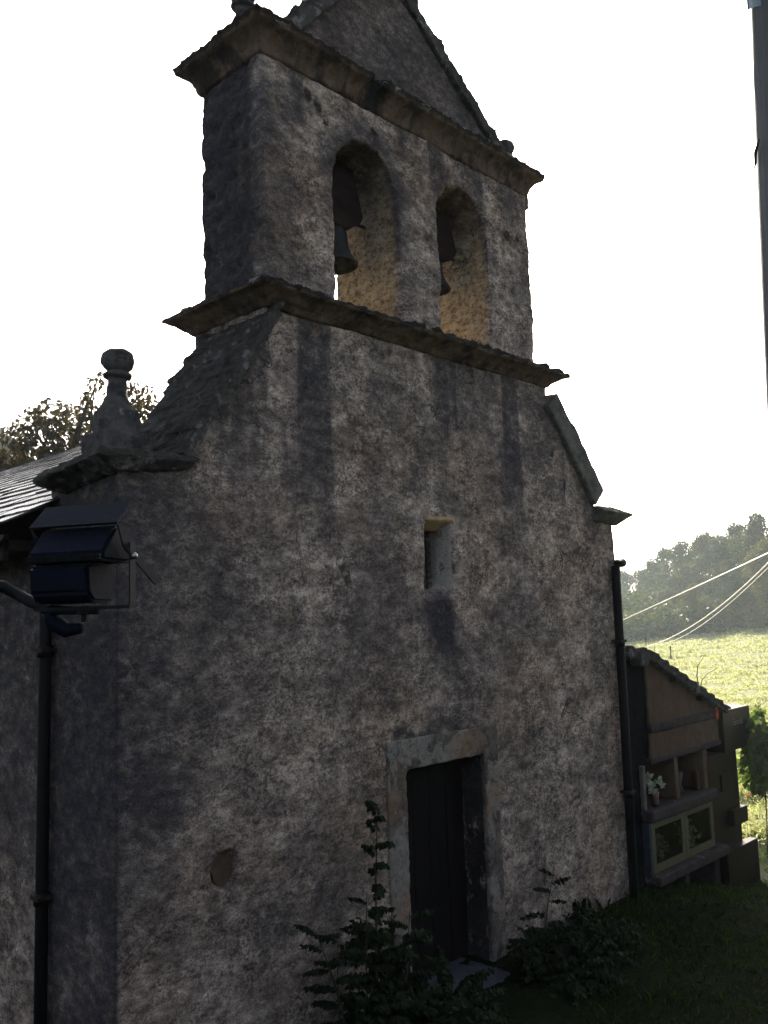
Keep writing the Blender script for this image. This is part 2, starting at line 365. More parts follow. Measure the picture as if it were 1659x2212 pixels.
# ------------------------------------------------------------------ setting: ground, haze
E1 = np.array([.925, .38]); E2 = np.array([.38, -.925])
def sst(a, b, x):
    q = np.clip((x-a)/(b-a), 0, 1); return q*q*(3-2*q)
def ground_z(x, y):
    x = np.asarray(x, float); y = np.asarray(y, float)
    s = (x-CAM.x)*E1[0] + (y-CAM.y)*E1[1]; t_ = (x-CAM.x)*E2[0] + (y-CAM.y)*E2[1]
    near = -.6*sst(6.9, 10.5, x)
    fld = np.interp(s, [-400, 8, 14, 25, 40, 60, 80, 100, 125, 160, 400], [-.5, -.5, -.65, -.85, -.9, -.7, .2, 1.3, 1.8, 1.8, 0])
    fld = fld + .09*np.clip(t_, -28, 14)*sst(20, 100, s)
    k = sst(13, 24, s)
    z = near*(1-k) + fld*k
    bank = 1.75*sst(-2.9, -5.0, y)*(1 - sst(4.0, 9.0, x))
    return z + bank + 4.5*sst(-7.5, -20, y)  # last term: unseen hillside behind the camera, added to block low sky
def axis(a, lo_, hi_, b, st):
    mid = np.arange(lo_, hi_, st); out = [mid]
    q = lo_; d = st; L = []
    while q > a: d *= 1.12; q -= d; L.append(q)
    q = hi_; d = st; H = []
    while q < b: d *= 1.06; q += d; H.append(q)
    return np.concatenate([np.array(L[::-1]), mid, np.array(H)])
gx = axis(-300, -6, 18, 300, .16); gy = axis(-300, -7, 6, 300, .16)
GX, GY = np.meshgrid(gx, gy, indexing='ij'); GZ = ground_z(GX, GY)
for i in range(len(gx)):
    for j in range(len(gy)):
        if abs(gx[i]) < 130 and abs(gy[j]) < 130:
            p = Vector((gx[i], gy[j], 0)); GZ[i, j] += .05*noise.fractal(p*.8, 1, 2, 3) + .02*noise.noise(p*3)
nx, ny = GX.shape
me = bpy.data.meshes.new('ground')
idx = np.arange(nx*ny).reshape(nx, ny)
F = np.stack([idx[:-1, :-1], idx[1:, :-1], idx[1:, 1:], idx[:-1, 1:]], -1).reshape(-1, 4)
me.from_pydata(np.stack([GX, GY, GZ], -1).reshape(-1, 3).tolist(), [], F.tolist())
t = NT('grassy_ground'); X, Y, Z = t.sep()
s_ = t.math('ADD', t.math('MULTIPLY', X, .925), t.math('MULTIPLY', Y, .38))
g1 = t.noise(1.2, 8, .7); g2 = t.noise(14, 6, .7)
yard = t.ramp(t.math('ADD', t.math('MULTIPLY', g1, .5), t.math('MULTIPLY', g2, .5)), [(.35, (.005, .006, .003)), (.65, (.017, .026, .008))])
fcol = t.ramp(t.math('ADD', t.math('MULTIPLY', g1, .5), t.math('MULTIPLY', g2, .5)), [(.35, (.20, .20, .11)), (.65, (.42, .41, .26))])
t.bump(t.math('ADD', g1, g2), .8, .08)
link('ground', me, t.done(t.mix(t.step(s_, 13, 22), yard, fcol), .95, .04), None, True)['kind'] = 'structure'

# ------------------------------------------------------------------ chapel
ch = empty('chapel', (3.47, 0, 0), 'small old chapel of stained lime plaster with an open double bell gable', 'chapel')
# front wall with stepped gable
bm = bmesh.new()
prism(bm, [(0, -1.2), (6.935, -1.2), (6.935, 4.56), (6.53, 4.68), (5.58, 5.80), (5.58, 6.06), (1.37, 6.06), (1.37, 5.76), (.58, 4.66), (0, 4.56)], 0, 1.05)
c1 = bmesh.new(); box(c1, 2.9, 4.074, -.5, .33, -.02, 2.0)
c2 = bmesh.new()
hexa(c2, [(3.25,-.06,3.50),(3.75,-.06,3.52),(3.64,.16,3.66),(3.38,.16,3.66),(3.28,-.06,4.36),(3.755,-.06,4.37),(3.64,.16,4.24),(3.38,.16,4.24)])
c3 = bmesh.new(); box(c3, 3.38, 3.64, .14, .8, 3.66, 4.24)
c4 = bmesh.new(); bmesh.ops.create_icosphere(c4, subdivisions=3, radius=1, matrix=Matrix.Translation((.905, .0, 1.545)) @ Matrix.Diagonal((.118, .16, .152, 1)))
for v in c4.verts: v.co += Vector((.014*noise.noise(v.co*14), 0, .018*noise.noise(v.co*17)))
worn('facade', bm, M['plaster'], ch, .032, .016, 1.6, .007, 11, [c1, c2, c3, c4])
bm = bmesh.new()
vv = [bm.verts.new((.905+.098*math.cos(a)*(1+.10*math.sin(3*a)+.06*math.sin(7*a)), .05, 1.545+.132*math.sin(a)*(1+.1*math.cos(4*a)+.05*math.sin(9*a)))) for a in np.linspace(0, 2*math.pi, 28, endpoint=False)]
bm.faces.new(vv)
vb = [bm.verts.new(v.co + Vector((0, .04, 0))) for v in vv]
for i in range(28): bm.faces.new((vv[i], vb[i], vb[(i+1) % 28], vv[(i+1) % 28]))
tag(bm_obj('bare_patch', bm, M['patch'], ch), 'oval patch where plaster has fallen off')
# belfry storey with two arches
bm = bmesh.new(); box(bm, 1.42, 5.49, .08, 1.0, 6.0, 8.62)
def arch(cx, hw, z0, zs, n=14):
    b = bmesh.new()
    prism(b, [(cx-hw, z0), (cx+hw, z0)] + [(cx+hw*math.cos(a), zs+hw*1.18*math.sin(a)) for a in np.linspace(0, math.pi, n)], -.4, 1.6)
    return b
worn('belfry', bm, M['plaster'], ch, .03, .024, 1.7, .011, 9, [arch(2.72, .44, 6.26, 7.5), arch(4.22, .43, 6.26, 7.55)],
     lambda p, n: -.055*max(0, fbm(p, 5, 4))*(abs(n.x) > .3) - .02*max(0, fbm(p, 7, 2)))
bm = bmesh.new(); prism(bm, [(1.66, 8.56), (5.32, 8.56), (3.04, 10.17)], .12, .92)
worn('pediment', bm, M['plaster'], ch, .03, .016, 1.6, .008, 10)
# cornices: string courses round the belfry, each carved stone slightly out of line
def moss_fn(a): return lambda p, n: (a*max(0, fbm(p + Vector((3, 1, 4)), 9, 3)) if n.z > .1 else 0)
def cornice(x0, x1, y0, y1, prof, cuts, voxel=.02):
    bm = bmesh.new(); rect_sweep(bm, x0, x1, y0, y1, prof)
    cc = []
    for cx, wd in cuts:
        b = bmesh.new(); hexa(b, [(cx-wd,-.6,prof[0][1]-.1),(cx+wd,-.6,prof[0][1]-.1),(cx+wd,y0-.05,prof[0][1]-.1),(cx-wd,y0-.05,prof[0][1]-.1),(cx-wd*.6,-.6,9.9),(cx+wd*1.4,-.6,9.9),(cx+wd*1.4,y0-.05,9.9),(cx-wd*.6,y0-.05,9.9)]); cc.append(b)
    return worn('cornice', bm, M['cornice'], ch, voxel, .014, 2.2, .009, 12, cc, moss_fn(.045))
cornice(1.36, 5.59, -.01, 1.06, [(-.06, 6.01), (.015, 6.02), (.03, 6.05), (.085, 6.08), (.13, 6.115), (.20, 6.14), (.205, 6.17), (.12, 6.215), (-.03, 6.26)], [(3.3, .012), (4.55, .012)])
cornice(1.42, 5.49, .08, 1.0, [(-.06, 8.38), (.015, 8.39), (.03, 8.44), (.05, 8.50), (.10, 8.56), (.17, 8.60), (.185, 8.66), (.10, 8.70), (-.10, 8.72)], [(2.76, .06), (3.97, .014)])
bm = bmesh.new()                                   # left shoulder, wraps the corner
hexa(bm, [(-.03,-.04,4.47),(.56,-.04,4.53),(.56,.80,4.52),(-.03,.78,4.40),(-.24,-.16,4.56),(.62,-.13,4.61),(.62,.85,4.61),(-.27,.80,4.47)])
hexa(bm, [(-.24,-.16,4.555),(.62,-.13,4.60),(.62,.85,4.60),(-.27,.80,4.465),(-.18,-.10,4.62),(.56,-.06,4.65),(.56,.8,4.65),(-.2,.74,4.55)])
worn('cornice', bm, M['moss'], ch, .018, .012, 3, .008, 12, None,
     lambda p, n: (.018*max(0, fbm(p, 9, 4))) + (.035*max(0, fbm(p, 11, 2)) if n.z < -.3 and p.x < .2 and p.y > .3 else 0))
bm = bmesh.new()                                   # right shoulder
hexa(bm, [(6.46,-.03,4.50),(7.0,-.03,4.46),(7.0,1.05,4.46),(6.46,1.05,4.50),(6.48,-.14,4.62),(7.15,-.2,4.60),(7.15,1.1,4.60),(6.48,1.1,4.62)])
hexa(bm, [(6.48,-.14,4.61),(7.15,-.2,4.595),(7.15,1.1,4.595),(6.48,1.1,4.61),(6.5,-.06,4.68),(6.95,-.05,4.68),(6.95,1.05,4.68),(6.5,1.05,4.68)])
worn('cornice', bm, M['coping'], ch, .018, .014, 3, .008, 12)
# gable copings
bm = bmesh.new()
a0, a1 = Vector((6.47, 0, 4.70)), Vector((5.53, 0, 5.82)); dv = (a1-a0).normalized(); nv = Vector((-dv.z, 0, dv.x)); nv = nv if nv.x > 0 else -nv
for f0, f1, th in ((0, .70, .27), (.712, 1.0, .25)):
    p0 = a0.lerp(a1, f0); p1 = a0.lerp(a1, f1)
    q = [p0 - nv*.03, p1 - nv*.03, p1 + nv*th, p0 + nv*th]
    hexa(bm, [tuple(k + Vector((0, -.07, 0))) for k in q] + [tuple(k + Vector((0, 1.1, 0))) for k in q])
tag(worn('coping', bm, M['coping'], ch, .02, .012, 3, .008, 10), 'plain thick stone coping of the right slope')
bm = bmesh.new()                                   # left coping: courses of mossy slates
a0, a1 = Vector((.50, 0, 4.64)), Vector((1.44, 0, 5.99)); dv = (a1-a0).normalized(); nv = Vector((-dv.z, 0, dv.x))
for i in range(13):
    yy = -.10
    while yy < .88:
        wd = random.uniform(.14, .30); f = i/13
        p0 = a0.lerp(a1, f-.02) + nv*(.022+random.uniform(0, .022)); p1 = a0.lerp(a1, f+.12) + nv*.0
        y1 = min(yy+wd, .93); e = random.uniform(-.02, .02)
        p0 = p0 + dv*e
        th = nv*random.uniform(.018, .035)
        hexa(bm, [(p0.x,yy,p0.z),(p0.x,y1-.008,p0.z),(p1.x,y1-.008,p1.z),(p1.x,yy,p1.z)] +
             [(p0.x+th.x,yy,p0.z+th.z),(p0.x+th.x,y1-.008,p0.z+th.z),(p1.x+th.x,y1-.008,p1.z+th.z),(p1.x+th.x,yy,p1.z+th.z)])
        yy = y1
q = [a0 - nv*.06, a1 - nv*.06, a1 + nv*.02, a0 + nv*.02]
hexa(bm, [tuple(k + Vector((0, -.085, 0))) for k in q] + [tuple(k + Vector((0, .92, 0))) for k in q])
tag(worn('coping', bm, M['moss'], ch, .012, .008, 5, .004, 20, None, lambda p, n: .03*max(0, fbm(p, 5, 3))), 'mossy slates laid over the left slope')
for sg, xb in ((-1, 1.70), (1, 5.20)):             # pediment copings
    bm = bmesh.new()
    p0 = Vector((xb, 0, 8.66)); p1 = Vector((3.04, 0, 10.20)); dv = (p1-p0).normalized(); nv = Vector((-dv.z, 0, dv.x)) if sg < 0 else Vector((dv.z, 0, -dv.x))
    q = [p0 - nv*.05, p1 - nv*.05, p1 + nv*.09 , p0 + nv*.09]
    hexa(bm, [tuple(k + Vector((0, .06, 0))) for k in q] + [tuple(k + Vector((0, 1.02, 0))) for k in q])
    worn('coping', bm, M['moss'], ch, .022, .014, 3, .010, 11, None, moss_fn(.05))
# pinnacles
def pinnacle(cx, cy, z, k, mat, lab):
    bm = bmesh.new()
    b = .19*k
    box(bm, cx-b, cx+b, cy-b, cy+b, z-.06, z+.165*k)
    rr = [(.175, .15), (.172, .33), (.135, .36), (.11, .40), (.082, .46), (.069, .52), (.065, .60), (.10, .61), (.112, .625), (.10, .645), (.07, .66)]
    lathe(bm, [(r_*k, h*k) for r_, h in rr], cx, cy, z, 24)
    o = worn('pinnacle', bm, mat, ch, .012, .012, 5, .005, 16, None, lambda p, n: .012*max(0, fbm(p, 9, 3)))
    tag(o, lab)
    bm = bmesh.new()
    lathe(bm, [(.065*k, .65*k), (.105*k, .685*k), (.126*k, .73*k), (.128*k, .76*k), (.115*k, .80*k), (.07*k, .828*k), (.02*k, .838*k)], cx, cy, z, 24)
    bo = worn('ball', bm, mat, None, .012, .010, 6, .004, 18)
    bo.parent = o; bo.location = (0, 0, 0)
pinnacle(.19, .34, 4.65, 1.0, M['stone'], 'stone pinnacle on the left shoulder')
pinnacle(1.60, .55, 8.50, 1.05, M['stone'], 'stone pinnacle on the upper left of the bell gable')
pinnacle(5.575, .42, 8.44, 1.0, M['stone'], 'short stone pinnacle at the right end of the bell gable')
# door, surround, step, window
bm = bmesh.new()
xs = [2.86, 3.09, 3.31, 3.55, 3.81, 4.10]
for a, b in zip(xs, xs[1:]): box(bm, a+.004, b-.004, .285+random.uniform(0, .012), .36, 0, 2.02)
for z in (.35, 1.65): box(bm, 2.88, 4.09, .36, .40, z, z+.14)
bm_obj('door', bm, M['door'], ch)
bm = bmesh.new(); box(bm, 2.66, 2.905, -.022, .03, -.05, 2.25); box(bm, 4.068, 4.30, -.022, .03, -.05, 2.28); box(bm, 2.66, 4.31, -.022, .03, 1.995, 2.27)
worn('door_surround', bm, M['surround'], ch, .014, .006, 5, .006, 16)
bm = bmesh.new(); box(bm, 2.85, 3.95, -.30, .30, -.2, .02); box(bm, 2.8, 3.95, -.62, -.305, -.22, -.005)
t = NT('step_stone'); g = t.noise(9, 7, .7); t.bump(g, .4, .02)
worn('doorstep', bm, t.done(t.ramp(g, [(.3, (.035, .035, .046)), (.7, (.085, .085, .11))]), .8, .15), ch, .018, .006, 5, .004, 16)
bm = bmesh.new(); box(bm, 3.36, 3.66, .40, .44, 3.6, 4.3)
wdw = bm_obj('window', bm, M['black'], ch)
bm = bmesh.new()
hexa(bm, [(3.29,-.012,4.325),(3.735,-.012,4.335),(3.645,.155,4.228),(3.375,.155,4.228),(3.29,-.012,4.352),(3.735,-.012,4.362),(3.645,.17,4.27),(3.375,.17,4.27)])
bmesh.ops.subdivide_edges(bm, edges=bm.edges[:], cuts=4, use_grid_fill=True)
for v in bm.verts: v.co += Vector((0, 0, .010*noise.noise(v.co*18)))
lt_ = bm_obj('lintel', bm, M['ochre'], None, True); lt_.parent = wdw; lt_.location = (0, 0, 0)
bm = bmesh.new()
for xx in (3.45, 3.54): tube(bm, [(xx, .2, 3.62), (xx, .2, 4.27)], .009, 6)
gb = bm_obj('window_bar', bm, M['iron'], None); gb.parent = wdw; gb.location = (0, 0, 0)
# nave
bm = bmesh.new(); box(bm, .04, .64, 1.0, 15, -1.2, 4.08)
worn('side_wall', bm, M['plaster'], ch, .06, .016, 1.6, .006, 11)
bm = bmesh.new(); box(bm, 6.3, 6.9, 1.02, 15, -1.2, 4.08); box(bm, .6, 6.35, 14.4, 15, -1.2, 5.9)
bm_obj('side_wall', bm, M['plaster'], ch)
bm = bmesh.new()
EX, EZ, RX, RZ = -.40, 4.15, 3.47, 6.20
dv = Vector((RX-EX, 0, RZ-EZ)); Ln = dv.length; dv.normalize(); nv = Vector((-dv.z, 0, dv.x))
nc = 19
for i in range(nc):
    yy = .95 + random.uniform(-.12, 0)
    while yy < 15.2:
        wd = random.uniform(.22, .42); y1 = yy+wd
        s0 = i*Ln/nc + random.uniform(-.015, .015) - .03; s1 = min((i+1.5)*Ln/nc, Ln)
        p0 = Vector((EX, 0, EZ)) + dv*s0 + nv*(.022+random.uniform(0, .008)); p1 = Vector((EX, 0, EZ)) + dv*s1 + nv*.004
        tw = random.uniform(-.004, .004); th = nv*random.uniform(.008, .013)
        if yy > 1.02 or s0 > 1.0 or True:
            hexa(bm, [(p0.x,yy,p0.z),(p0.x,y1-.006,p0.z+tw),(p1.x,y1-.006,p1.z),(p1.x,yy,p1.z)] +
                 [(p0.x+th.x,yy,p0.z+th.z),(p0.x+th.x,y1-.006,p0.z+tw+th.z),(p1.x+th.x,y1-.006,p1.z+th.z),(p1.x+th.x,yy,p1.z+th.z)])
        yy = y1
rf = bm_obj('roof', bm, M['slate'], ch)
bm = bmesh.new()
hexa(bm, [(EX+.03,1.1,EZ-.03),(RX,1.1,RZ-.03),(RX,15.1,RZ-.03),(EX+.03,15.1,EZ-.03),(EX+.03,1.1,EZ+.002),(RX,1.1,RZ+.002),(RX,15.1,RZ+.002),(EX+.03,15.1,EZ+.002)])
hexa(bm, [(RX,1.1,RZ-.03),(7.34,1.1,EZ-.03),(7.34,15.1,EZ-.03),(RX,15.1,RZ-.03),(RX,1.1,RZ+.03),(7.34,1.1,EZ+.03),(7.34,15.1,EZ+.03),(RX,15.1,RZ+.03)])
bd = bm_obj('roof_boarding', bm, M['yoke'], None); bd.parent = rf; bd.location = (0, 0, 0)
bm = bmesh.new(); box(bm, EX+.06, .06, 1.06, 15, 3.98, 4.06); box(bm, EX+.05, EX+.09, 1.06, 15, 3.9, 4.10)
bm_obj('fascia', bm, M['yoke'], ch)
def gutter(x, sg):
    bm = bmesh.new(); pr = [(.075*math.cos(a), .075*math.sin(a)) for a in np.linspace(math.pi, 2*math.pi, 9)]
    pr = pr + [(p*.88, q_*.88) for p, q_ in pr[::-1]]
    prism(bm, [(x+p, 4.09+q_) for p, q_ in pr], 1.0, 15.1); return bm_obj('gutter', bm, M['pipe'], ch)
gutter(-.44, -1); gutter(7.38, 1)
bm = bmesh.new(); tube(bm, [(-.14, 1.02, 3.98), (-.10, .95, 3.86), (-.07, .93, 3.7), (-.07, .93, 1.8), (-.065, .93, -.3)], .047, 12)
tube(bm, [(-.07, .93, 3.25), (-.07, .93, 3.16)], .059, 12); tube(bm, [(-.07, .93, 1.45), (-.07, .93, 1.36)], .059, 12)
dp = bm_obj('downpipe', bm, M['pipe'], ch, True)
for z in (3.2, 1.4):
    bm = bmesh.new(); box(bm, -.13, .02, .87, .99, z, z+.03); k = bm_obj('bracket', bm, M['iron'], None); k.parent = dp; k.location = (0, 0, 0)
bm = bmesh.new(); tube(bm, [(7.3, .55, 4.0), (7.1, -.02, 3.99), (6.98, -.075, 3.985), (6.86, -.08, 3.97), (6.80, -.08, 3.92), (6.79, -.08, 3.8), (6.78, -.08, 2.0), (6.75, -.08, -.2)], .055, 12)
tube(bm, [(6.788, -.08, 3.04), (6.787, -.08, 2.95)], .062, 12); tube(bm, [(6.772, -.08, 1.24), (6.771, -.08, 1.15)], .062, 12)
dp = bm_obj('downpipe', bm, M['pipe'], ch, True)
for z in (3.0, 1.2):
    bm = bmesh.new(); box(bm, 6.71, 6.85, -.14, .02, z, z+.03); k = bm_obj('bracket', bm, M['iron'], None); k.parent = dp; k.location = (0, 0, 0)

# ------------------------------------------------------------------ bells
def bell(cx, z, k, yw, lab):
    b = empty('bell', (cx, .55, z), lab, 'bell', 'bells hung in the bell gable')
    bm = bmesh.new()
    lathe(bm, [(.255*k,0),(.262*k,.012*k),(.235*k,.06*k),(.19*k,.13*k),(.165*k,.22*k),(.155*k,.32*k),(.148*k,.38*k),(.12*k,.425*k),(.05*k,.44*k)], cx, .55, z, 32)
    bmesh.ops.delete(bm, geom=[f for f in bm.faces if all(abs(v.co.z-z) < 1e-5 for v in f.verts)], context='FACES_ONLY')
    bd = bm_obj('bell_body', bm, M['bronze'], b, True)
    md = bd.modifiers.new('s', 'SOLIDIFY'); md.thickness = .02*k
    bm = bmesh.new(); tube(bm, [(cx, .55, z+.4*k), (cx, .55, z+.02)], .012, 6); bmesh.ops.create_icosphere(bm, subdivisions=2, radius=.045*k, matrix=Matrix.Translation((cx, .55, z-.01)))
    bm_obj('clapper', bm, M['iron'], b)
    bm = bmesh.new()                               # carved wooden headstock, heavier above than below
    H = .43*k
    prism(bm, [(cx-yw, z+H+.20*k), (cx-yw, z+H+.12*k), (cx-.5*yw, z+H+.01), (cx-.12, z+H-.01), (cx+.12, z+H-.01), (cx+.5*yw, z+H+.03), (cx+.86*yw, z+H+.12*k), (cx+yw, z+H+.20*k),
               (cx+.8*yw, z+H+.40*k), (cx+.62*yw, z+H+.72*k), (cx-.62*yw, z+H+.72*k), (cx-.8*yw, z+H+.40*k)], .44, .66)
    bmesh.ops.bevel(bm, geom=bm.edges[:], offset=.015, segments=1, affect='EDGES')
    bm_obj('headstock', bm, M['yoke'], b)
    bm = bmesh.new()
    tube(bm, [(cx-.48*k*1.06, .55, z+H+.16*k), (cx+.48*k*1.06, .55, z+H+.16*k)], .018, 8)
    bm_obj('axle', bm, M['iron'], b)
bell(2.70, 6.90, .92, .34, 'larger bronze bell hanging in the left arch of the bell gable')
bell(4.22, 7.03, .80, .34, 'smaller bronze bell hanging in the right arch of the bell gable')

# ------------------------------------------------------------------ burial niches beside the chapel
vault = empty('burial_vault', (8.3, 1, -.4), 'ochre burial vault with open niches beside the right corner of the chapel', 'burial vault')
t = NT('ochre_render'); X, Y, Z = t.sep(); g = t.noise(5, 8, .65); ru = t.noise(4, 5, .6, (1, 1, .12), (3, 0, 0))
c = t.ramp(g, [(.3, (.075, .050, .033)), (.65, (.14, .096, .064))])
c = t.mix(t.math('MULTIPLY', t.step(ru, .48, .62), .6), c, (.10, .06, .045))
c = t.mix(t.math('MULTIPLY', t.step(t.noise(30, 6, .7), .54, .64), .35), c, (.08, .055, .045))
t.bump(t.noise(25, 6, .7), .3, .015); M['tan'] = t.done(c, .95, .1)
t = NT('pier_black'); M['pier_dark'] = t.done(t.ramp(t.noise(14, 6, .7), [(.3, (.002, .002, .0025)), (.7, (.009, .008, .009))]), .95, .1)  # near-black mottled surface of the pier
M['concrete'] = stone('concrete_ledge', (.035, .028, .028), (.075, .06, .057), .6, 0)
bm = bmesh.new(); prism(bm, [(7.55, 1.44), (9.60, 1.44), (9.60, 1.98), (7.55, 2.80)], .0, 2.2)
worn('gable_wall', bm, M['tan'], vault, .03, .008, 2, .003, 12)
bm = bmesh.new(); prism(bm, [(7.0, -.7), (7.27, -.7), (7.27, 1.5), (7.56, 1.5), (7.56, 2.80), (7.0, 2.80)], .03, 2.2)
worn('pier', bm, M['pier_dark'], vault, .03, .014, 2.5, .008, 12)
bm = bmesh.new()
for i in range(9):                                 # roof tiles stepping down to the right
    f0, f1 = i/9, (i+1.12)/9
    x0 = 7.42 + f0*2.36; x1 = 7.42 + f1*2.36; z0 = 2.90 - f0*.97; z1 = 2.90 - f1*.97
    for q in range(10):
        ya = -.13 + q*.24; lift = .02*(q % 2)
        hexa(bm, [(x0,ya,z0-.05),(x1,ya,z1-.01),(x1,ya+.22,z1-.01),(x0,ya+.22,z0-.05),(x0,ya,z0-.01+lift),(x1,ya,z1+.035+lift),(x1,ya+.22,z1+.035+lift),(x0,ya+.22,z0-.01+lift)])
hexa(bm, [(7.42,-.10,2.80),(9.75,-.10,1.85),(9.75,2.3,1.85),(7.42,2.3,2.80),(7.42,-.10,2.87),(9.75,-.10,1.90),(9.75,2.3,1.90),(7.42,2.3,2.87)])
worn('roof', bm, M['moss'], vault, .02, .012, 5, .006, 12)
bm = bmesh.new(); tube(bm, [(7.30, -.14, 2.80), (7.30, 2.3, 2.80)], .13, 12); tube(bm, [(7.05, -.1, 2.86), (7.05, 2.3, 2.86)], .10, 10)
worn('ridge_tile', bm, M['moss'], vault, .02, .012, 5, .006, 12)
for x in (8.25, 9.0):
    bm = bmesh.new(); z = 2.90-(x-7.42)*.411-.10; box(bm, x-.05, x+.05, -.09, .3, z-.04, z+.04); bm_obj('rafter_end', bm, M['yoke'], vault)
def ledge(x0, x1, y0, z0, z1):
    bm = bmesh.new(); box(bm, x0, x1, y0, 2.0, z0, z1); return worn('ledge', bm, M['concrete'], vault, .022, .008, 3, .006, 12)
ledge(7.54, 9.60, -.035, 1.81, 1.93); ledge(7.50, 9.60, -.03, 1.43, 1.50); ledge(7.24, 9.16, -.13, .75, .90); ledge(7.27, 9.30, -.16, .0, .12)
bm = bmesh.new(); box(bm, 7.26, 9.12, .78, .9, -.6, 1.5); bm_obj('back_wall', bm, M['concrete'], vault)
M['whitewash'] = plain('dirty_whitewash', (.13, .12, .105), .9, .1)
for a, b, z0, z1, mt in ((7.25, 7.33, .9, 1.44, 'whitewash'), (8.12, 8.23, .9, 1.44, 'tan'), (8.98, 9.11, .9, 1.44, 'tan'), (7.30, 7.40, -.6, 0, 'concrete'), (8.22, 8.34, -.6, 0, 'concrete'), (9.12, 9.26, -.6, 0, 'concrete')):
    bm = bmesh.new(); box(bm, a, b, -.02, .8, z0, z1); worn('divider', bm, M[mt], vault, .02, .005, 3, .003, 12)
bm = bmesh.new(); box(bm, 7.25, 7.31, -.06, .8, .12, .75); tag(bm_obj('divider', bm, plain('pale_blue_paint', (.035, .042, .058), .8, .2), vault), 'pale blue painted side')
t = NT('niche_glass'); t.done((.6, .6, .6), .08, .5); gl = t.n.new('ShaderNodeBsdfGlossy'); gl.inputs['Roughness'].default_value = .05
trn = t.n.new('ShaderNodeBsdfTransparent'); mx = t.n.new('ShaderNodeMixShader'); mx.inputs[0].default_value = .05
trn.inputs[0].default_value = (.8, .82, .8, 1)
t.l.new(trn.outputs[0], mx.inputs[1]); t.l.new(gl.outputs[0], mx.inputs[2]); t.l.new(mx.outputs[0], t.n['Material Output'].inputs[0]); M['glass'] = t.m
M['brass'] = plain('dull_brass_frame', (.085, .078, .042), .6, .3, .1, .3, 15)
for a, b in ((7.33, 8.235), (8.245, 9.11)):
    d = bm_obj('glass_door', (lambda q: (box(q, a, b, -.05, -.02, .13, .225), box(q, a, b, -.05, -.02, .66, .745), box(q, a, a+.09, -.05, -.02, .225, .66), box(q, b-.09, b, -.05, -.02, .225, .66), q)[-1])(bmesh.new()), M['brass'], vault)
    bm = bmesh.new(); box(bm, a+.09, b-.09, -.038, -.034, .225, .66)
    k = bm_obj('pane', bm, M['glass'], None); k.parent = d; k.location = (0, 0, 0)
tag(d, None)
# polished granite tomb
gt = empty('granite_tomb', (9.9, .8, -.6), 'dark polished granite tomb with a box top to the right of the burial vault', 'tomb')
t = NT('polished_granite'); g = t.noise(60, 4, .7); lf = t.noise(3, 5, .6)
M['granite'] = t.done(t.mix(.5, t.ramp(g, [(.35, (.004, .0035, .0035)), (.65, (.026, .018, .015))]), t.ramp(lf, [(.35, (.008, .007, .007)), (.65, (.022, .013, .010))])), .4, .08)
def slab(name, *a):
    bm = bmesh.new(); box(bm, *a); bmesh.ops.bevel(bm, geom=bm.edges[:], offset=.008, segments=2, affect='EDGES'); return bm_obj(name, bm, M['granite'], gt)
slab('wall', 9.13, 10.12, -.01, 1.9, -.75, 1.30); slab('head_box', 9.63, 10.60, -.06, 2.1, 1.31, 1.90)
slab('base_box', 9.30, 10.36, -.13, .0, -.9, .0); slab('plinth', 9.68, 10.16, -.10, .05, .28, .50)
slab('tablet', 9.50, 9.84, -.03, .0, .78, 1.02)
def writing(s, size, loc, mat, parent):
    cu = bpy.data.curves.new('inscription', 'FONT'); cu.body = s; cu.size = size; cu.extrude = .002; cu.shear = .4
    o = bpy.data.objects.new('tmp', cu); col.objects.link(o); bpy.context.view_layer.update()
    me_ = bpy.data.meshes.new_from_object(o.evaluated_get(bpy.context.evaluated_depsgraph_get())); bpy.data.objects.remove(o)
    for v in me_.vertices: v.co = Vector((loc[0]+v.co.x, loc[1]-v.co.z, loc[2]+v.co.y))
    return link('inscription', me_, mat, parent)
writing('Familia', .14, (9.92, -.063, 1.66), plain('engraved_line', (.16, .15, .14), .8, .1), gt)
# flowers in the niches
def bouquet(name, c, vase_h, vr, n, rad, cols, lab, vase_mat, z_vase=True, cat='flower vase'):
    v = empty(name, c, lab, cat)
    if z_vase:
        bm = bmesh.new(); lathe(bm, [(vr*.8, 0), (vr, .02), (vr*.85, vase_h*.5), (vr*1.1, vase_h)], c[0], c[1], c[2], 16); bm_obj('vase', bm, vase_mat, v, True)
    cc = np.array(c) + np.array([0, 0, vase_h+rad*.75])
    k = 60*n
    u_ = unit(rng.normal(size=(n, 3))); ctr = cc + u_*rad*rng.uniform(.35, .85, (n, 1))*np.array([1.15, .7, .95])
    base = np.repeat(ctr, 14, 0); d = unit(rng.normal(size=(14*n, 3)) + np.repeat(u_, 14, 0)*.7)
    mt = leafy('petal', cols, .25, .6, .2)
    quads_mesh('blossom', leaf_quads(base, d, rng.normal(size=d.shape), rng.uniform(.045, .075, len(d)), rng.uniform(.03, .05, len(d))), mt, v)
    b2 = np.repeat(cc[None], 40, 0) + rng.normal(size=(40, 3))*rad*.25; d2 = unit(rng.normal(size=(40, 3)) + np.array([0, 0, -.2]))
    quads_mesh('leaf', leaf_quads(b2, d2, rng.normal(size=d2.shape), rng.uniform(.09, .15, 40), rng.uniform(.03, .05, 40)), M['leaf_dark'], v)
WH = [(.42, .44, .36), (.55, .56, .50), (.36, .42, .28)]
bouquet('flower_vase', (7.60, .02, .905), .17, .055, 22, .16, WH, 'brown vase of white flowers standing in the upper left open niche', plain('brown_vase', (.10, .055, .03), .5, .4))
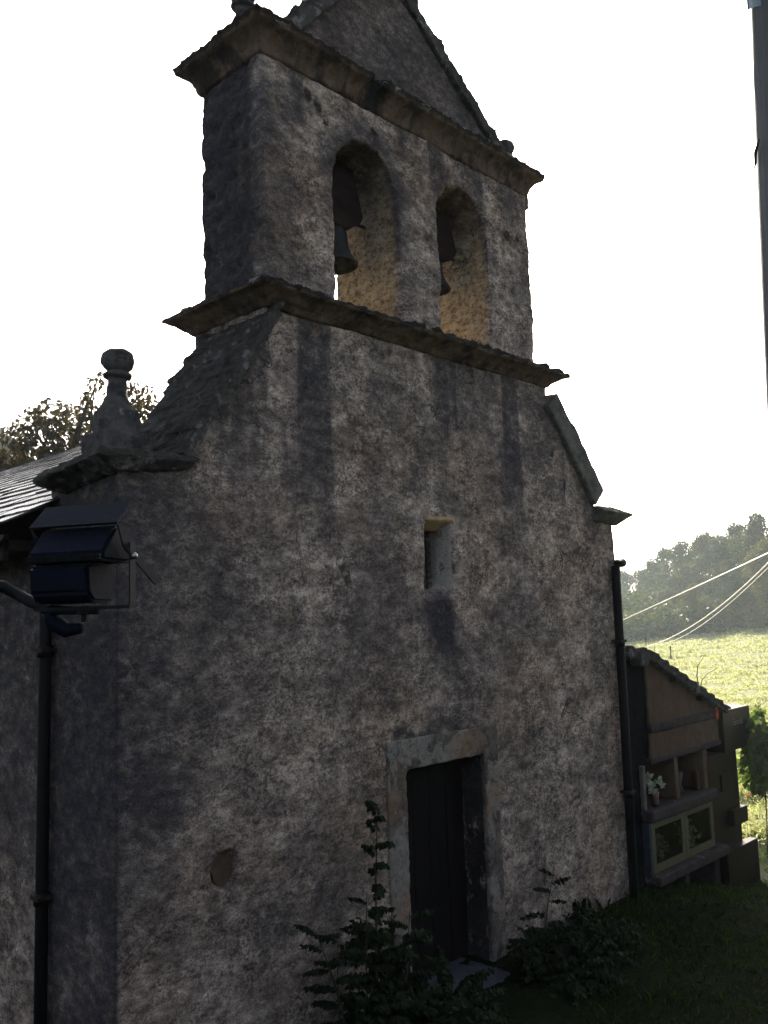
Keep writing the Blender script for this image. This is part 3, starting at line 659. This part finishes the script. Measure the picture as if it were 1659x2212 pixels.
bouquet('flower_bunch', (7.78, .14, .13), .05, .05, 26, .22, [(.16, .05, .06), (.30, .28, .26), (.10, .16, .24), (.3, .3, .27)], 'mixed flowers behind the left glass door of the vault', None, False, 'flowers')
bouquet('flower_bunch', (8.66, .14, .14), .05, .05, 26, .22, [(.38, .38, .30), (.48, .48, .40), (.26, .32, .2), (.3, .05, .06)], 'white and red flowers behind the right glass door of the vault', None, False, 'flowers')
bm = bmesh.new(); lathe(bm, [(.05, 0), (.055, .03), (.03, .11), (.06, .26), (.05, .27)], 8.55, .15, .905, 14)
tag(bm_obj('vase', bm, plain('dark_vase', (.05, .04, .045), .5, .4), None, True), 'empty dark vase in the upper right open niche', 'vase')
bm = bmesh.new(); box(bm, 8.84, 8.96, .02, .10, .905, 1.15)
bmesh.ops.bevel(bm, geom=bm.edges[:], offset=.012, segments=2, affect='EDGES')
tag(bm_obj('grave_candle', bm, plain('red_plastic', (.035, .012, .011), .4, .4), None), 'dull red candle box in the upper right open niche', 'candle')
bm = bmesh.new(); tube(bm, [(9.47, -.045, 1.98), (9.47, -.045, 1.80)], .022, 8); bmesh.ops.create_icosphere(bm, subdivisions=1, radius=.03, matrix=Matrix.Translation((9.47, -.045, 1.99)))
tag(bm_obj('marker_ribbon', bm, plain('orange_plastic', (.55, .10, .02), .5, .3), None), 'small orange tag hanging at the right end of the vault wall', 'tag')

# ------------------------------------------------------------------ floodlight on its arm
FL = CAM + 3.5*ray(178, 1206)
fx = (r0*.96 + Vector((fw.x, fw.y, 0)).normalized()*-.0).normalized()
yw = R(-16)
fx = Vector((r0.x*math.cos(yw)-r0.y*math.sin(yw), r0.x*math.sin(yw)+r0.y*math.cos(yw), 0)); fy = Vector((-fx.y, fx.x, 0)); fz = Vector((0, 0, 1))
def LP(x, y, z): return FL + fx*x + fy*y + fz*z
fl = empty('floodlight', FL, 'dark floodlight with a hood on a metal arm in front of the chapel', 'floodlight')
def profx(bm, poly, x0, x1, poly2=None):
    a = [bm.verts.new(LP(x0, y, z)) for y, z in poly]; b = [bm.verts.new(LP(x1, y, z)) for y, z in (poly2 or poly)]
    n = len(poly); bm.faces.new(a); bm.faces.new(b[::-1])
    for i in range(n): bm.faces.new((a[i], b[i], b[(i+1) % n], a[(i+1) % n]))
bm = bmesh.new()
profx(bm, [(.10, .118), (-.02, .112), (-.105, .01), (-.10, -.02), (.10, -.02)], -.165, .155, None)
profx(bm, [(-.06, -.022), (-.095, -.03), (-.085, -.13), (-.05, -.165), (.09, -.165), (.10, -.022)], -.165, .085)
bmesh.ops.bevel(bm, geom=bm.edges[:], offset=.012, segments=2, affect='EDGES')
hs = bm_obj('housing', bm, M['paint'], fl)
bm = bmesh.new()
for i in range(34): 
    x = -.155 + i*.009
    profx(bm, [(-.111, .004), (-.111, -.016), (-.10, -.016), (-.10, .004)], x, x+.0045)
k = bm_obj('vent_fins', bm, M['pipe'], None); k.parent = hs; k.location = (0, 0, 0); k.matrix_parent_inverse = hs.matrix_world.inverted()
k.location = -FL + FL                               # stays in world coordinates below
bm = bmesh.new()
profx(bm, [(-.065, .118), (.03, .205), (.036, .200), (-.058, .112)], -.185, .185)
profx(bm, [(-.06, .116), (.235, -.09), (.20, -.10), (-.02, .03)], .181, .187)
profx(bm, [(-.06, .116), (.235, -.09), (.20, -.10), (-.02, .03)], -.187, -.181)
bm_obj('hood', bm, M['paint'], fl)
bm = bmesh.new()
profx(bm, [(.0, .05), (.035, .05), (.035, -.185), (.0, -.185)], .195, .201)
profx(bm, [(.0, .05), (.035, .05), (.035, -.185), (.0, -.185)], -.205, -.199)
profx(bm, [(-.005, -.178), (.04, -.178), (.04, -.19), (-.005, -.19)], -.205, .201)
bm_obj('yoke', bm, M['galv'], fl)
bm = bmesh.new(); bmesh.ops.create_icosphere(bm, subdivisions=2, radius=.014, matrix=Matrix.Translation(LP(.207, .017, .0)))
bm_obj('bolt', bm, plain('steel_bolt', (.4, .4, .4), .35, .5, .9), fl, True)
bm = bmesh.new(); tube(bm, [LP(.0, .015, -.175), LP(.0, .015, -.235)], .014, 8); tube(bm, [LP(.0, .015, -.19), LP(.0, .015, -.205)], .03, 6)
bm_obj('bolt', bm, M['pipe'], fl)
arm0 = CAM + 3.5*ray(-520, 1180)
bm = bmesh.new(); tube(bm, [arm0, LP(-.36, .02, -.09), LP(-.24, .02, -.15), LP(-.16, .02, -.185), LP(.06, .015, -.197)], [.026, .024, .022, .02, .012], 10)
bm_obj('arm', bm, M['galv'], fl, True)
bm = bmesh.new(); tube(bm, [LP(-.16, .03, -.19), LP(-.15, .04, -.23), LP(-.10, .05, -.262), LP(-.05, .06, -.255), LP(-.04, .06, -.24)], [.03, .034, .03, .024, .01], 10)
bm_obj('cable_gland', bm, M['paint'], fl, True)
bm = bmesh.new(); tube(bm, [Vector((arm0.x, arm0.y, float(ground_z(arm0.x, arm0.y))-.2)), arm0 + Vector((0, 0, .25))], .05, 12)
bm_obj('post', bm, M['galv'], fl, True)

# ------------------------------------------------------------------ wooden pole at the right
PB = CAM + 3.4*ray(1715, 400); ax = Vector((0, 0, 1))
gz = float(ground_z(PB.x, PB.y))
pole = empty('utility_pole', (PB.x, PB.y, gz), 'weathered grey wooden pole at the right edge close to the viewer', 'pole')
bm = bmesh.new()
n = 40; L = 60; rings = []
H = 6.2 - gz
for i in range(L+1):
    z = gz - .3 + (H+.3)*i/L
    hrel = (z-3.4)
    r_ = .119 - .012*max(-1.6, min(1.4, z-5.2)); LX = PB.x + rt.x*.030*(z-4.2); LY = PB.y + rt.y*.030*(z-4.2)
    rings.append([bm.verts.new((LX + (r_ + .004*noise.noise(Vector((k*.9, z*.8, 0))) + .003*noise.noise(Vector((k*2.7, z*.5, 4))))*math.cos(2*math.pi*k/n),
                               LY + (r_ + .004*noise.noise(Vector((k*.9, z*.8, 0))) + .003*noise.noise(Vector((k*2.7, z*.5, 4))))*math.sin(2*math.pi*k/n), z)) for k in range(n)])
for a, b in zip(rings, rings[1:]):
    for k in range(n): bm.faces.new((a[k], a[(k+1) % n], b[(k+1) % n], b[k]))
bm.faces.new(rings[-1])
t = NT('grey_timber'); f = t.noise(22, 6, .7, (1, 1, .05)); f2 = t.noise(3, 5, .6, (1, 1, .3))
c = t.mix(.5, t.ramp(f, [(.3, (.06, .06, .062)), (.7, (.24, .235, .23))]), t.ramp(f2, [(.3, (.09, .09, .09)), (.7, (.2, .2, .2))]))
t.bump(f, .7, .01); bm_obj('shaft', bm, t.done(c, .85, .15), pole, True)
q_ = ray(1722, -6); tp = CAM + q_*(math.hypot(PB.x-CAM.x, PB.y-CAM.y)/math.hypot(q_.x, q_.y))
bm = bmesh.new()
PX = PB.x + rt.x*.030*(tp.z-4.2); PY = PB.y + rt.y*.030*(tp.z-4.2)
for k in range(5):
    a0_, a1_ = [math.atan2(-rt.y, -rt.x) + R(-28 + 10*q) for q in (k, k+1)]
    rr = .122
    P4 = [(PX+rr*math.cos(a), PY+rr*math.sin(a)) for a in (a0_, a1_)]
    zb = tp.z + .02 - .012*k
    vs_ = [bm.verts.new((*P4[0], zb)), bm.verts.new((*P4[1], zb-.012)), bm.verts.new((*P4[1], tp.z+.3)), bm.verts.new((*P4[0], tp.z+.3))]
    bm.faces.new(vs_)
o = bm_obj('metal_plate', bm, plain('blue_grey_plate', (.20, .30, .36), .5, .4), pole)
md = o.modifiers.new('s', 'SOLIDIFY'); md.thickness = .004
bm = bmesh.new()                                   # a lifted splinter
ps = CAM + 3.4*ray(1632, 330); pe = CAM + 3.4*ray(1628, 368)
tube(bm, [CAM + 3.4*ray(1640, 300), ps, CAM + 3.4*ray(1632, 355), pe], [.003, .006, .004, .001], 6)
bm_obj('splinter', bm, plain('dark_splinter', (.05, .05, .052), .9, .1, 0, .4, 30), pole)

# ------------------------------------------------------------------ wires
M['wire'] = plain('pale_cable', (.5, .48, .42), .35, .5, .3, .1)
def wire(pts, rad, lab, n=24):
    bm = bmesh.new(); pts = [Vector(p) for p in pts]
    # catmull through three points: quadratic
    a, b, c_ = pts; P = []
    for i in range(n+1):
        q = i/n; P.append(a*(1-q)*(1-q) + (b*2 - (a+c_)*.5)*2*q*(1-q) + c_*q*q)
    tube(bm, P, rad, 6); tag(bm_obj('overhead_cable', bm, M['wire'], None, True), lab, 'cable')
wire([CAM + 34*ray(1290, 1364), CAM + 26*ray(1500, 1269), CAM + 19*ray(1760, 1147)], .013, 'straight upper cable crossing in front of the far wood')
wire([CAM + 40*ray(1370, 1404), CAM + 28*ray(1500, 1349), CAM + 19*ray(1720, 1150)], .013, 'sagging cable that dips lowest towards the meadow')
wire([CAM + 39*ray(1440, 1389), CAM + 28*ray(1530, 1340), CAM + 19*ray(1722, 1162)], .008, 'thin sagging cable running just below the other sagging one')

# ------------------------------------------------------------------ trees
def crown_leaves(ctrs, rads, n, ln, wd, droop=.2, squash=.8):
    ctrs = np.asarray(ctrs, float); rads = np.asarray(rads, float)
    pr = rads**2/np.sum(rads**2); k = rng.choice(len(ctrs), n, p=pr)
    u_ = unit(rng.normal(size=(n, 3))); rr = rng.uniform(.25, 1, (n, 1))**.5
    c = ctrs[k] + u_*rr*rads[k][:, None]*np.array([1, 1, squash])
    d = unit(u_*.5 + rng.normal(size=(n, 3)) + np.array([0, 0, -droop*2]))
    return leaf_quads(c, d, rng.normal(size=(n, 3)), ln*rng.uniform(.7, 1.3, n), wd*rng.uniform(.7, 1.3, n))
def limbs(base, top, r_, ctrs, bend=.3):
    bm = bmesh.new(); base = Vector(base); top = Vector(top)
    P = [base.lerp(top, i/6) + Vector((bend*noise.noise(Vector((i*.7, base.x, 1))), bend*noise.noise(Vector((i*.7, base.y, 5))), 0)) for i in range(7)]
    tube(bm, P, [r_*(1-.75*i/6) for i in range(7)], 8)
    for c in ctrs:
        c = Vector(c); i = random.randint(2, 5); s = P[i]
        tube(bm, [s, s.lerp(c, .5) + Vector((0, 0, .12*(c-s).length)), c], [r_*.32, r_*.2, r_*.05], 5)
    return bm
PROTO = {}
def far_tree(kind, seed, mat):                     # unit tree, 1 m tall: crown and trunk meshes shared by its copies
    g = np.random.default_rng(seed)
    ctr = []; rad = []
    for i in range(54):
        z = g.uniform(.10, .95); w_ = .34*math.sin(math.pi*min(1, (z*.92+.12)))**.6*(1.0 if z < .75 else .75)
        a = g.uniform(0, 2*math.pi); q = w_*g.uniform(.2, 1)
        ctr.append((q*math.cos(a), q*math.sin(a), z)); rad.append(g.uniform(.035, .12))
    V = crown_leaves(ctr, rad, 12500, .023, .017)
    bm = limbs((0, 0, 0), (.02, .01, .8), .025, ctr[:14], .05)
    return V, bm, mat
def tree_at(px, py_top, dist, kind, lab, cat='tree', grp='trees at the far edge of the meadow', wide=1.0):
    d = ray(px, py_top); dh = math.hypot(d.x, d.y); top = CAM + d*(dist/dh)
    z0 = float(ground_z(top.x, top.y)) - .1; H = top.z - z0
    o = empty('broadleaf_tree', (top.x, top.y, z0), lab, cat, grp)
    if kind not in PROTO:
        V, bm, mat = far_tree(kind, 11+len(PROTO), KM[kind])
        a = quads_mesh('crown', V, mat); b = bm_obj('trunk', bm, M['bark'])
        PROTO[kind] = (a, b)
    else:
        a, b = [q.copy() for q in PROTO[kind]]
        for q in (a, b): col.objects.link(q)
    for q in (a, b): q.parent = o; q.location = (0, 0, 0)
    o.scale = (H*wide, H*wide, H); o.rotation_euler.z = random.uniform(0, 6.28)
    return o
M['leaf_olive'] = leafy('olive_leaf', [(.03, .036, .014), (.055, .056, .02), (.07, .06, .022)], .35)
M['leaf_deep'] = leafy('deep_leaf', [(.014, .026, .012), (.026, .042, .017), (.036, .05, .02)], .3)
KM = {'a': M['leaf_tree'], 'b': M['leaf_olive'], 'c': M['leaf_autumn'], 'd': M['leaf_deep']}
for args in (
    (1345, 1232, 165, 'a', 'hazy tree seen just right of the downpipe, lowest top of the far wood', 1.3),
    (1392, 1224, 156, 'b', 'hazy tree second from the chapel in the far wood', 1.1),
    (1430, 1180, 140, 'd', 'tree whose rounded top starts the rise of the far wood', 1.0),
    (1470, 1168, 130, 'a', 'tree in the middle of the far wood left of the tallest ones', 1.0),
    (1524, 1144, 122, 'b', 'tree with a feathery top in the middle of the far wood', 1.0),
    (1582, 1126, 114, 'd', 'tall tree just left of the tallest tree of the far wood', 1.0),
    (1632, 1108, 106, 'a', 'tallest tree of the far wood near the picture edge', .95),
    (1690, 1112, 102, 'b', 'far tree cut by the right edge of the picture', 1.0),
    (1498, 1258, 100, 'c', 'lower yellowing tree standing in front of the far wood', .95),
    (1652, 1160, 96, 'c', 'yellowing tree at the right edge in front of the tallest trees', .8),
    (1585, 1235, 100, 'd', 'low green tree in front of the tall trees right of the yellowing one', 1.0),
    (1412, 1222, 150, 'a', 'slim hazy tree between the second tree and the rounded one', 1.2),
    (1497, 1176, 127, 'd', 'tree left of the feathery-topped one in the far wood', 1.1),
    (1553, 1158, 118, 'a', 'tree filling the gap right of the feathery-topped one', 1.1),
    (1608, 1140, 110, 'b', 'tree filling the gap just left of the tallest one', 1.1),
    (1440, 1268, 118, 'b', 'low dark tree between the hazy trees and the yellowing one', 1.3)):
    tree_at(args[0], args[1], args[2], args[3], args[4], wide=args[5])
# undergrowth along the foot of the wood
n = 26000
px = rng.uniform(1300, 1760, n); ds = rng.uniform(98, 150, n)
dirs = np.array([ray(a, 1340) for a in px]); dirs /= np.linalg.norm(dirs[:, :2], axis=1)[:, None]
c = np.array(CAM) + dirs*ds[:, None]; zt = ground_z(c[:, 0], c[:, 1]); hh = 2.5+2.2*np.array([noise.noise(Vector((a*.1, b*.1, 0))) for a, b in c[:, :2]])
hh += sst(100, 125, ds)*3
c[:, 2] = zt + rng.uniform(0, 1, n)**1.2*np.maximum(.8, hh)
d = unit(rng.normal(size=(n, 3)))
tag(quads_mesh('undergrowth', leaf_quads(c, d, rng.normal(size=(n, 3)), rng.uniform(.5, .9, n), rng.uniform(.35, .6, n)), M['leaf_tree']), 'dark undergrowth along the foot of the far wood', 'undergrowth', None, 'stuff')
# hazy wood beyond the left end of the nave
for px_, py_, ds_, lab in ((-10, 905, 95, 'pale hazy tree far behind the left end of the slate roof'),):
    o = tree_at(px_, py_, ds_, 'b', lab, 'tree', None, .8)
    if 'group' in o: del o['group']
# near tree behind the nave
def near_tree():
    C_ = []; Rr = []
    def add(px, py, t_, r_): C_.append(tuple(CAM + t_*ray(px, py))); Rr.append(r_)
    for px, py, r_ in ((70,915,.42),(110,900,.45),(150,905,.40),(40,945,.36),(100,950,.5),(150,955,.45),(185,925,.3),(60,985,.42),(130,990,.5),(185,975,.4),(20,1000,.4),(-20,1010,.5),(-30,990,.4),(90,1040,.7),(160,1040,.7),(0,1060,.7)):
        add(px, py, random.uniform(20, 21.5), r_)
    for px, py, r_ in ((310,850,.22),(325,885,.28),(300,885,.22),(330,930,.25),(300,925,.34),(275,880,.25),(215,810,.13),(205,828,.16),(190,860,.16),(175,848,.08),(205,885,.26),(230,905,.3),(215,935,.3),(255,950,.4),(310,965,.4),(345,895,.12),(240,860,.2),(285,830,.15),(290,845,.15)):
        add(px, py, random.uniform(19.6, 20.6), r_)
    b = CAM + 21*ray(150, 1000); gz_ = float(ground_z(b.x, b.y))
    o = empty('walnut_tree', (b.x, b.y, gz_), 'bronzed leafy tree rising behind the slate roof and left pinnacle', 'tree')
    V = crown_leaves(C_, Rr, 5200, .15, .075, .6, .9); quads_mesh('crown', V, M['leaf_brown'], o)
    bm_obj('trunk', limbs((b.x, b.y, gz_), tuple(CAM + 20.6*ray(150, 960)), .2, C_, .3), M['bark'], o, True)
near_tree()

# ------------------------------------------------------------------ saplings and shrubs by the wall
def frond(base, d, ln, out, npair=10):
    """one pinnate leaf: leaflets on both sides of an arching stalk"""
    base = np.array(base); d = unit(np.array(d, float)); s = unit(np.cross(d, [0, 0, 1.])); dn = np.array([0, 0, -1.])
    for i in range(npair):
        q = (i+1)/npair; p = base + d*ln*q + dn*ln*.35*q*q
        w_ = ln*.28*(1-.35*abs(q-.5)*2)
        for sg in (-1, 1):
            out.append((p, unit(s*sg*.8 + d*.25 + dn*random.uniform(.5, 1.1)), w_*random.uniform(.85, 1.15)*1.2, w_*.9))
    out.append((base + d*ln + dn*ln*.35, d + dn*.8, ln*.2, ln*.1))
def plant(name, stems, lab, cat, fronds_extra=None, ln=(.21, .28), mat='leaf_dark', spacing=.085, group=None):
    b = stems[0][0][0]; o = empty(name, b, lab, cat, group)
    out = []; bm = bmesh.new()
    for pts, r_, z0 in stems:
        pts = [Vector(p) for p in pts]; tube(bm, pts, [r_*(1-.7*i/(len(pts)-1)) for i in range(len(pts))], 6)
        L_ = [(b_-a).length for a, b_ in zip(pts, pts[1:])]; T = sum(L_); q = z0*T; az = random.uniform(-.3, .3)
        while q < T:
            r__ = q; i = 0
            while i < len(L_)-1 and r__ > L_[i]: r__ -= L_[i]; i += 1
            p = pts[i].lerp(pts[i+1], min(1, r__/L_[i])); az += math.pi + random.uniform(-.25, .25)
            side = r0*math.cos(az) + Vector((fw.x, fw.y, 0))*math.sin(az)*.6
            tip = 1 - .2*(q/T)
            frond(p, (side.x, side.y, random.uniform(.15, .45) + .5*(q/T)**6), random.uniform(*ln)*tip, out)
            q += spacing*random.uniform(.6, 1.3)
    for p, r_, k in (fronds_extra or []):
        for _ in range(int(k*1.7)):
            u_ = unit(rng.normal(size=3)); c = np.array(p) + u_*np.array(r_)*rng.uniform(.2, 1)
            frond(c, (u_[0], u_[1]*.6-.1, .25+.4*abs(u_[2])), random.uniform(*ln), out, 7)
    bm_obj('stem', bm, M['bark'], o, True)
    c, d, l_, w_ = [np.array(q) for q in zip(*out)]
    quads_mesh('foliage', leaf_quads(c, d, rng.normal(size=c.shape)*.4 + np.array([0, -.6, .6]), l_, w_), M[mat], o)
    return o
plant('locust_sapling', [([(1.96,-.5,-.05),(1.97,-.5,.7),(1.985,-.5,1.3),(2.03,-.5,1.90)], .014, .25), ([(1.93,-.45,-.05),(1.85,-.5,.6),(1.86,-.52,1.25)], .010, .2), ([(2.0,-.55,0),(2.2,-.6,.55),(2.24,-.62,1.05)], .010, .2)],
      'tall locust sapling with feathery leaves left of the door', 'sapling', [((2.05, -.6, .28), (.36, .28, .38), 80), ((2.12, -.5, .78), (.2, .2, .22), 16)])
plant('locust_sapling', [([(1.62,-.55,-.05),(1.55,-.55,.5),(1.42,-.55,.85),(1.30,-.55,1.12)], .012, .25), ([(1.6,-.5,0),(1.55,-.5,.6),(1.56,-.5,1.0)], .008, .35)],
      'leaning locust sapling at the far left of the plants by the wall', 'sapling', [((1.65, -.6, .15), (.28, .25, .25), 24)])
plant('locust_sapling', [([(4.22,-.5,-.05),(4.25,-.5,.3),(4.35,-.5,.6),(4.47,-.5,.84)], .010, .3), ([(4.1,-.5,0),(4.05,-.5,.45)], .007, .3)],
      'small locust sapling rising right of the door', 'sapling', [((4.15, -.55, .2), (.3, .22, .2), 18)])
plant('shrub', [([(4.15,-.75,-.05),(4.15,-.75,.3)], .01, .3)], 'low dark shrub between the doorstep and the right sapling', 'shrub', [((4.2, -.85, .08), (.36, .3, .22), 40)])
plant('shrub', [([(4.8,-.6,-.05),(4.8,-.6,.3)], .01, .3)], 'low dark shrub at the wall foot right of the small sapling', 'shrub', [((4.85, -.65, .1), (.55, .3, .28), 60)])
plant('shrub', [([(2.45,-.8,-.05),(2.45,-.8,.4)], .01, .3)], 'dark shrub covering the foot of the left door jamb', 'shrub', [((2.4, -.85, .22), (.38, .3, .38), 80)])
plant('shrub', [([(1.0,-.7,-.05),(1.0,-.7,.2)], .01, .3)], 'low shrub at the bottom edge below the leaning sapling', 'shrub', [((1.15, -.75, .16), (.4, .3, .26), 46)])
# creeper beside the tomb
b = CAM + 15.2*ray(1648, 1640); gz = float(ground_z(b.x, b.y))
o = empty('vine_bush', (b.x, b.y, gz), 'sunlit leafy vine bush right of the granite tomb', 'bush')
C_ = []; Rr = []
for px, py, r_ in ((1622,1560,.10),(1620,1590,.12),(1622,1625,.16),(1618,1660,.2),(1640,1690,.22),(1632,1545,.10),(1640,1535,.08),(1628,1570,.14),(1645,1575,.16),(1655,1600,.2),(1635,1600,.2),(1650,1640,.25),(1630,1640,.22),(1660,1670,.3),(1680,1600,.3),(1700,1640,.4)):
    C_.append(tuple(CAM + random.uniform(14.9, 15.6)*ray(px, py))); Rr.append(r_)
quads_mesh('foliage', crown_leaves(C_, Rr, 1500, .12, .095, .5), M['leaf_vine'], o)
bm_obj('stem', limbs((b.x, b.y, gz), tuple(CAM + 15.2*ray(1640, 1580)), .012, C_[:9], .1), M['bark'], o, True)
# bare twigs and weeds behind the vault
M['twig'] = plain('dry_twig', (.07, .06, .04), .9, .1)
def twig(lines, lab):
    bm = bmesh.new()
    for pts, r_ in lines: tube(bm, [CAM + t_*ray(x, y) for x, y, t_ in pts], [r_*(1-.6*i/(len(pts)-1)) for i in range(len(pts))], 5)
    tag(bm_obj('twig', bm, M['twig'], None, True), lab, 'twig')
twig([([(1514,1600,16), (1511,1487,16), (1505,1460,16), (1507,1440,16), (1518,1422,16)], .012), ([(1512,1495,16), (1516,1470,16), (1528,1455,16), (1548,1444,16)], .008)], 'bare forked twig arching above the vault roof')
twig([([(1396,1500,15), (1396,1417,15), (1395,1368,15)], .012)], 'tallest straight weed stalk behind the vault ridge')
twig([([(1416,1500,15), (1416,1427,15), (1414,1394,15)], .009), ([(1422,1500,15), (1422,1428,15), (1426,1405,15)], .005)], 'thin forked weed stalk right of the tallest stalk')
twig([([(1450,1520,15), (1453,1447,15), (1458,1430,15)], .006)], 'short weed stalk halfway down the vault roof')
for px_, py_, d_, lab in ((1405, 1394, 60, 'small stake in the meadow above the vault ridge'), (1446, 1374, 75, 'small stake at the far meadow edge below the cables')):
    q = CAM + d_*ray(px_, py_); gz = float(ground_z(q.x, q.y)); bm = bmesh.new(); tube(bm, [(q.x, q.y, gz-.1), (q.x+.03, q.y, gz+1.0)], .06, 7)
    tag(bm_obj('stake', bm, M['bark'], None), lab, 'stake', 'stakes in the meadow')
for px_, py_, lab in ((1615, 1718, 'orange flower nearest the granite tomb'), (1625, 1713, 'orange flower farther to the right of the granite tomb')):
    d_ = ray(px_, py_); t_ = 15.0
    for _ in range(60):
        q = CAM + d_*t_; t_ += (q.z - float(ground_z(q.x, q.y)) - .12)*1.2
    bm = bmesh.new(); gz = float(ground_z(q.x, q.y)); tube(bm, [(q.x, q.y, gz-.03), (q.x, q.y, q.z)], .006, 5)
    o = empty('orange_flower', (q.x, q.y, gz), lab, 'flower', 'orange flowers in the grass'); bm_obj('stem', bm, M['grass'], o)
    c = np.repeat(np.array(q)[None], 16, 0); d = unit(rng.normal(size=(16, 3)) + [0, 0, .8])
    quads_mesh('blossom', leaf_quads(c, d, rng.normal(size=(16, 3)), np.full(16, .045), np.full(16, .03)), leafy('orange_petal', [(.6, .10, .02), (.75, .17, .03)], .4), o)

# ------------------------------------------------------------------ grass
def blades(x, y, h, wd, lean):
    n = len(x); z = ground_z(x, y) - .02; a = rng.uniform(0, 2*np.pi, n)
    b = np.stack([x, y, z], 1); s = np.stack([np.cos(a), np.sin(a), 0*a], 1)*wd[:, None]*.5
    ln_ = rng.normal(size=(n, 3))*lean; ln_[:, 2] = 1; ln_ = unit(ln_)*h[:, None]
    mid = b + ln_*.55; tip = b + ln_ + np.stack([ln_[:, 0]*.6, ln_[:, 1]*.6, -.15*h], 1)
    return np.stack([b - s, b + s, mid + s*.7, tip, mid - s*.7], 1)
n = 52000
x = rng.uniform(2.2, 18, n); y = rng.uniform(-3.2, 4.5, n)
ok = ~((y > -.02) & (x < 7.0)) & ~((x > 7.0) & (x < 10.4) & (y > -.1) & (y < 2.3)) & ~((x > 2.75) & (x < 4.0) & (y > -.62)) & (y < -2.2 + (x-2)*.6)
x, y = x[ok], y[ok]; n = len(x)
cl = np.array([noise.noise(Vector((a*1.6, b*1.6, 0))) for a, b in zip(x, y)])
h = (.085 + .06*cl)*rng.uniform(.6, 1.5, n) + .10*sst(.5, 0, np.abs(y+.1))*(x < 7)
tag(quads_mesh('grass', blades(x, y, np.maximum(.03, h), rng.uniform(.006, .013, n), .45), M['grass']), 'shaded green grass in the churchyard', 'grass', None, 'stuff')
n = 90000
s = 17*(105/17)**rng.uniform(0, 1, n); pxx = rng.uniform(1320, 1720, n)
d = np.array([ray(a, 1340) for a in pxx]); d /= np.linalg.norm(d[:, :2], axis=1)[:, None]
x = CAM.x + d[:, 0]*s; y = CAM.y + d[:, 1]*s
cl = np.array([noise.fractal(Vector((a*.5, b*.5, 3)), 1, 2, 3) for a, b in zip(x, y)])
ok = rng.uniform(0, 1, n) < .55 + .8*cl; x, y, s, cl = x[ok], y[ok], s[ok], cl[ok]; n = len(x)
h = (.10 + .13*np.clip(cl, -.5, 1))*rng.uniform(.6, 1.5, n)*(1 + s/100)
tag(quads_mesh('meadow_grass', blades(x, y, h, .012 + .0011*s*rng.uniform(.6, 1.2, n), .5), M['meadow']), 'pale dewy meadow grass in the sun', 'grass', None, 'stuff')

# ------------------------------------------------------------------ haze
bm = bmesh.new(); box(bm, -335, 345, -335, 345, -8, 30)
hz = bm_obj('haze', bm, None); hm = bpy.data.materials.new('haze_air'); hm.use_nodes = True
hn = hm.node_tree.nodes; hn.remove(hn['Principled BSDF']); pv = hn.new('ShaderNodeVolumePrincipled')
pv.inputs['Color'].default_value = (.82, .95, 1, 1); pv.inputs['Density'].default_value = .0006; pv.inputs['Anisotropy'].default_value = .35
hm.node_tree.links.new(pv.outputs[0], hn['Material Output'].inputs['Volume'])
hz.data.materials.append(hm); hz['kind'] = 'stuff'
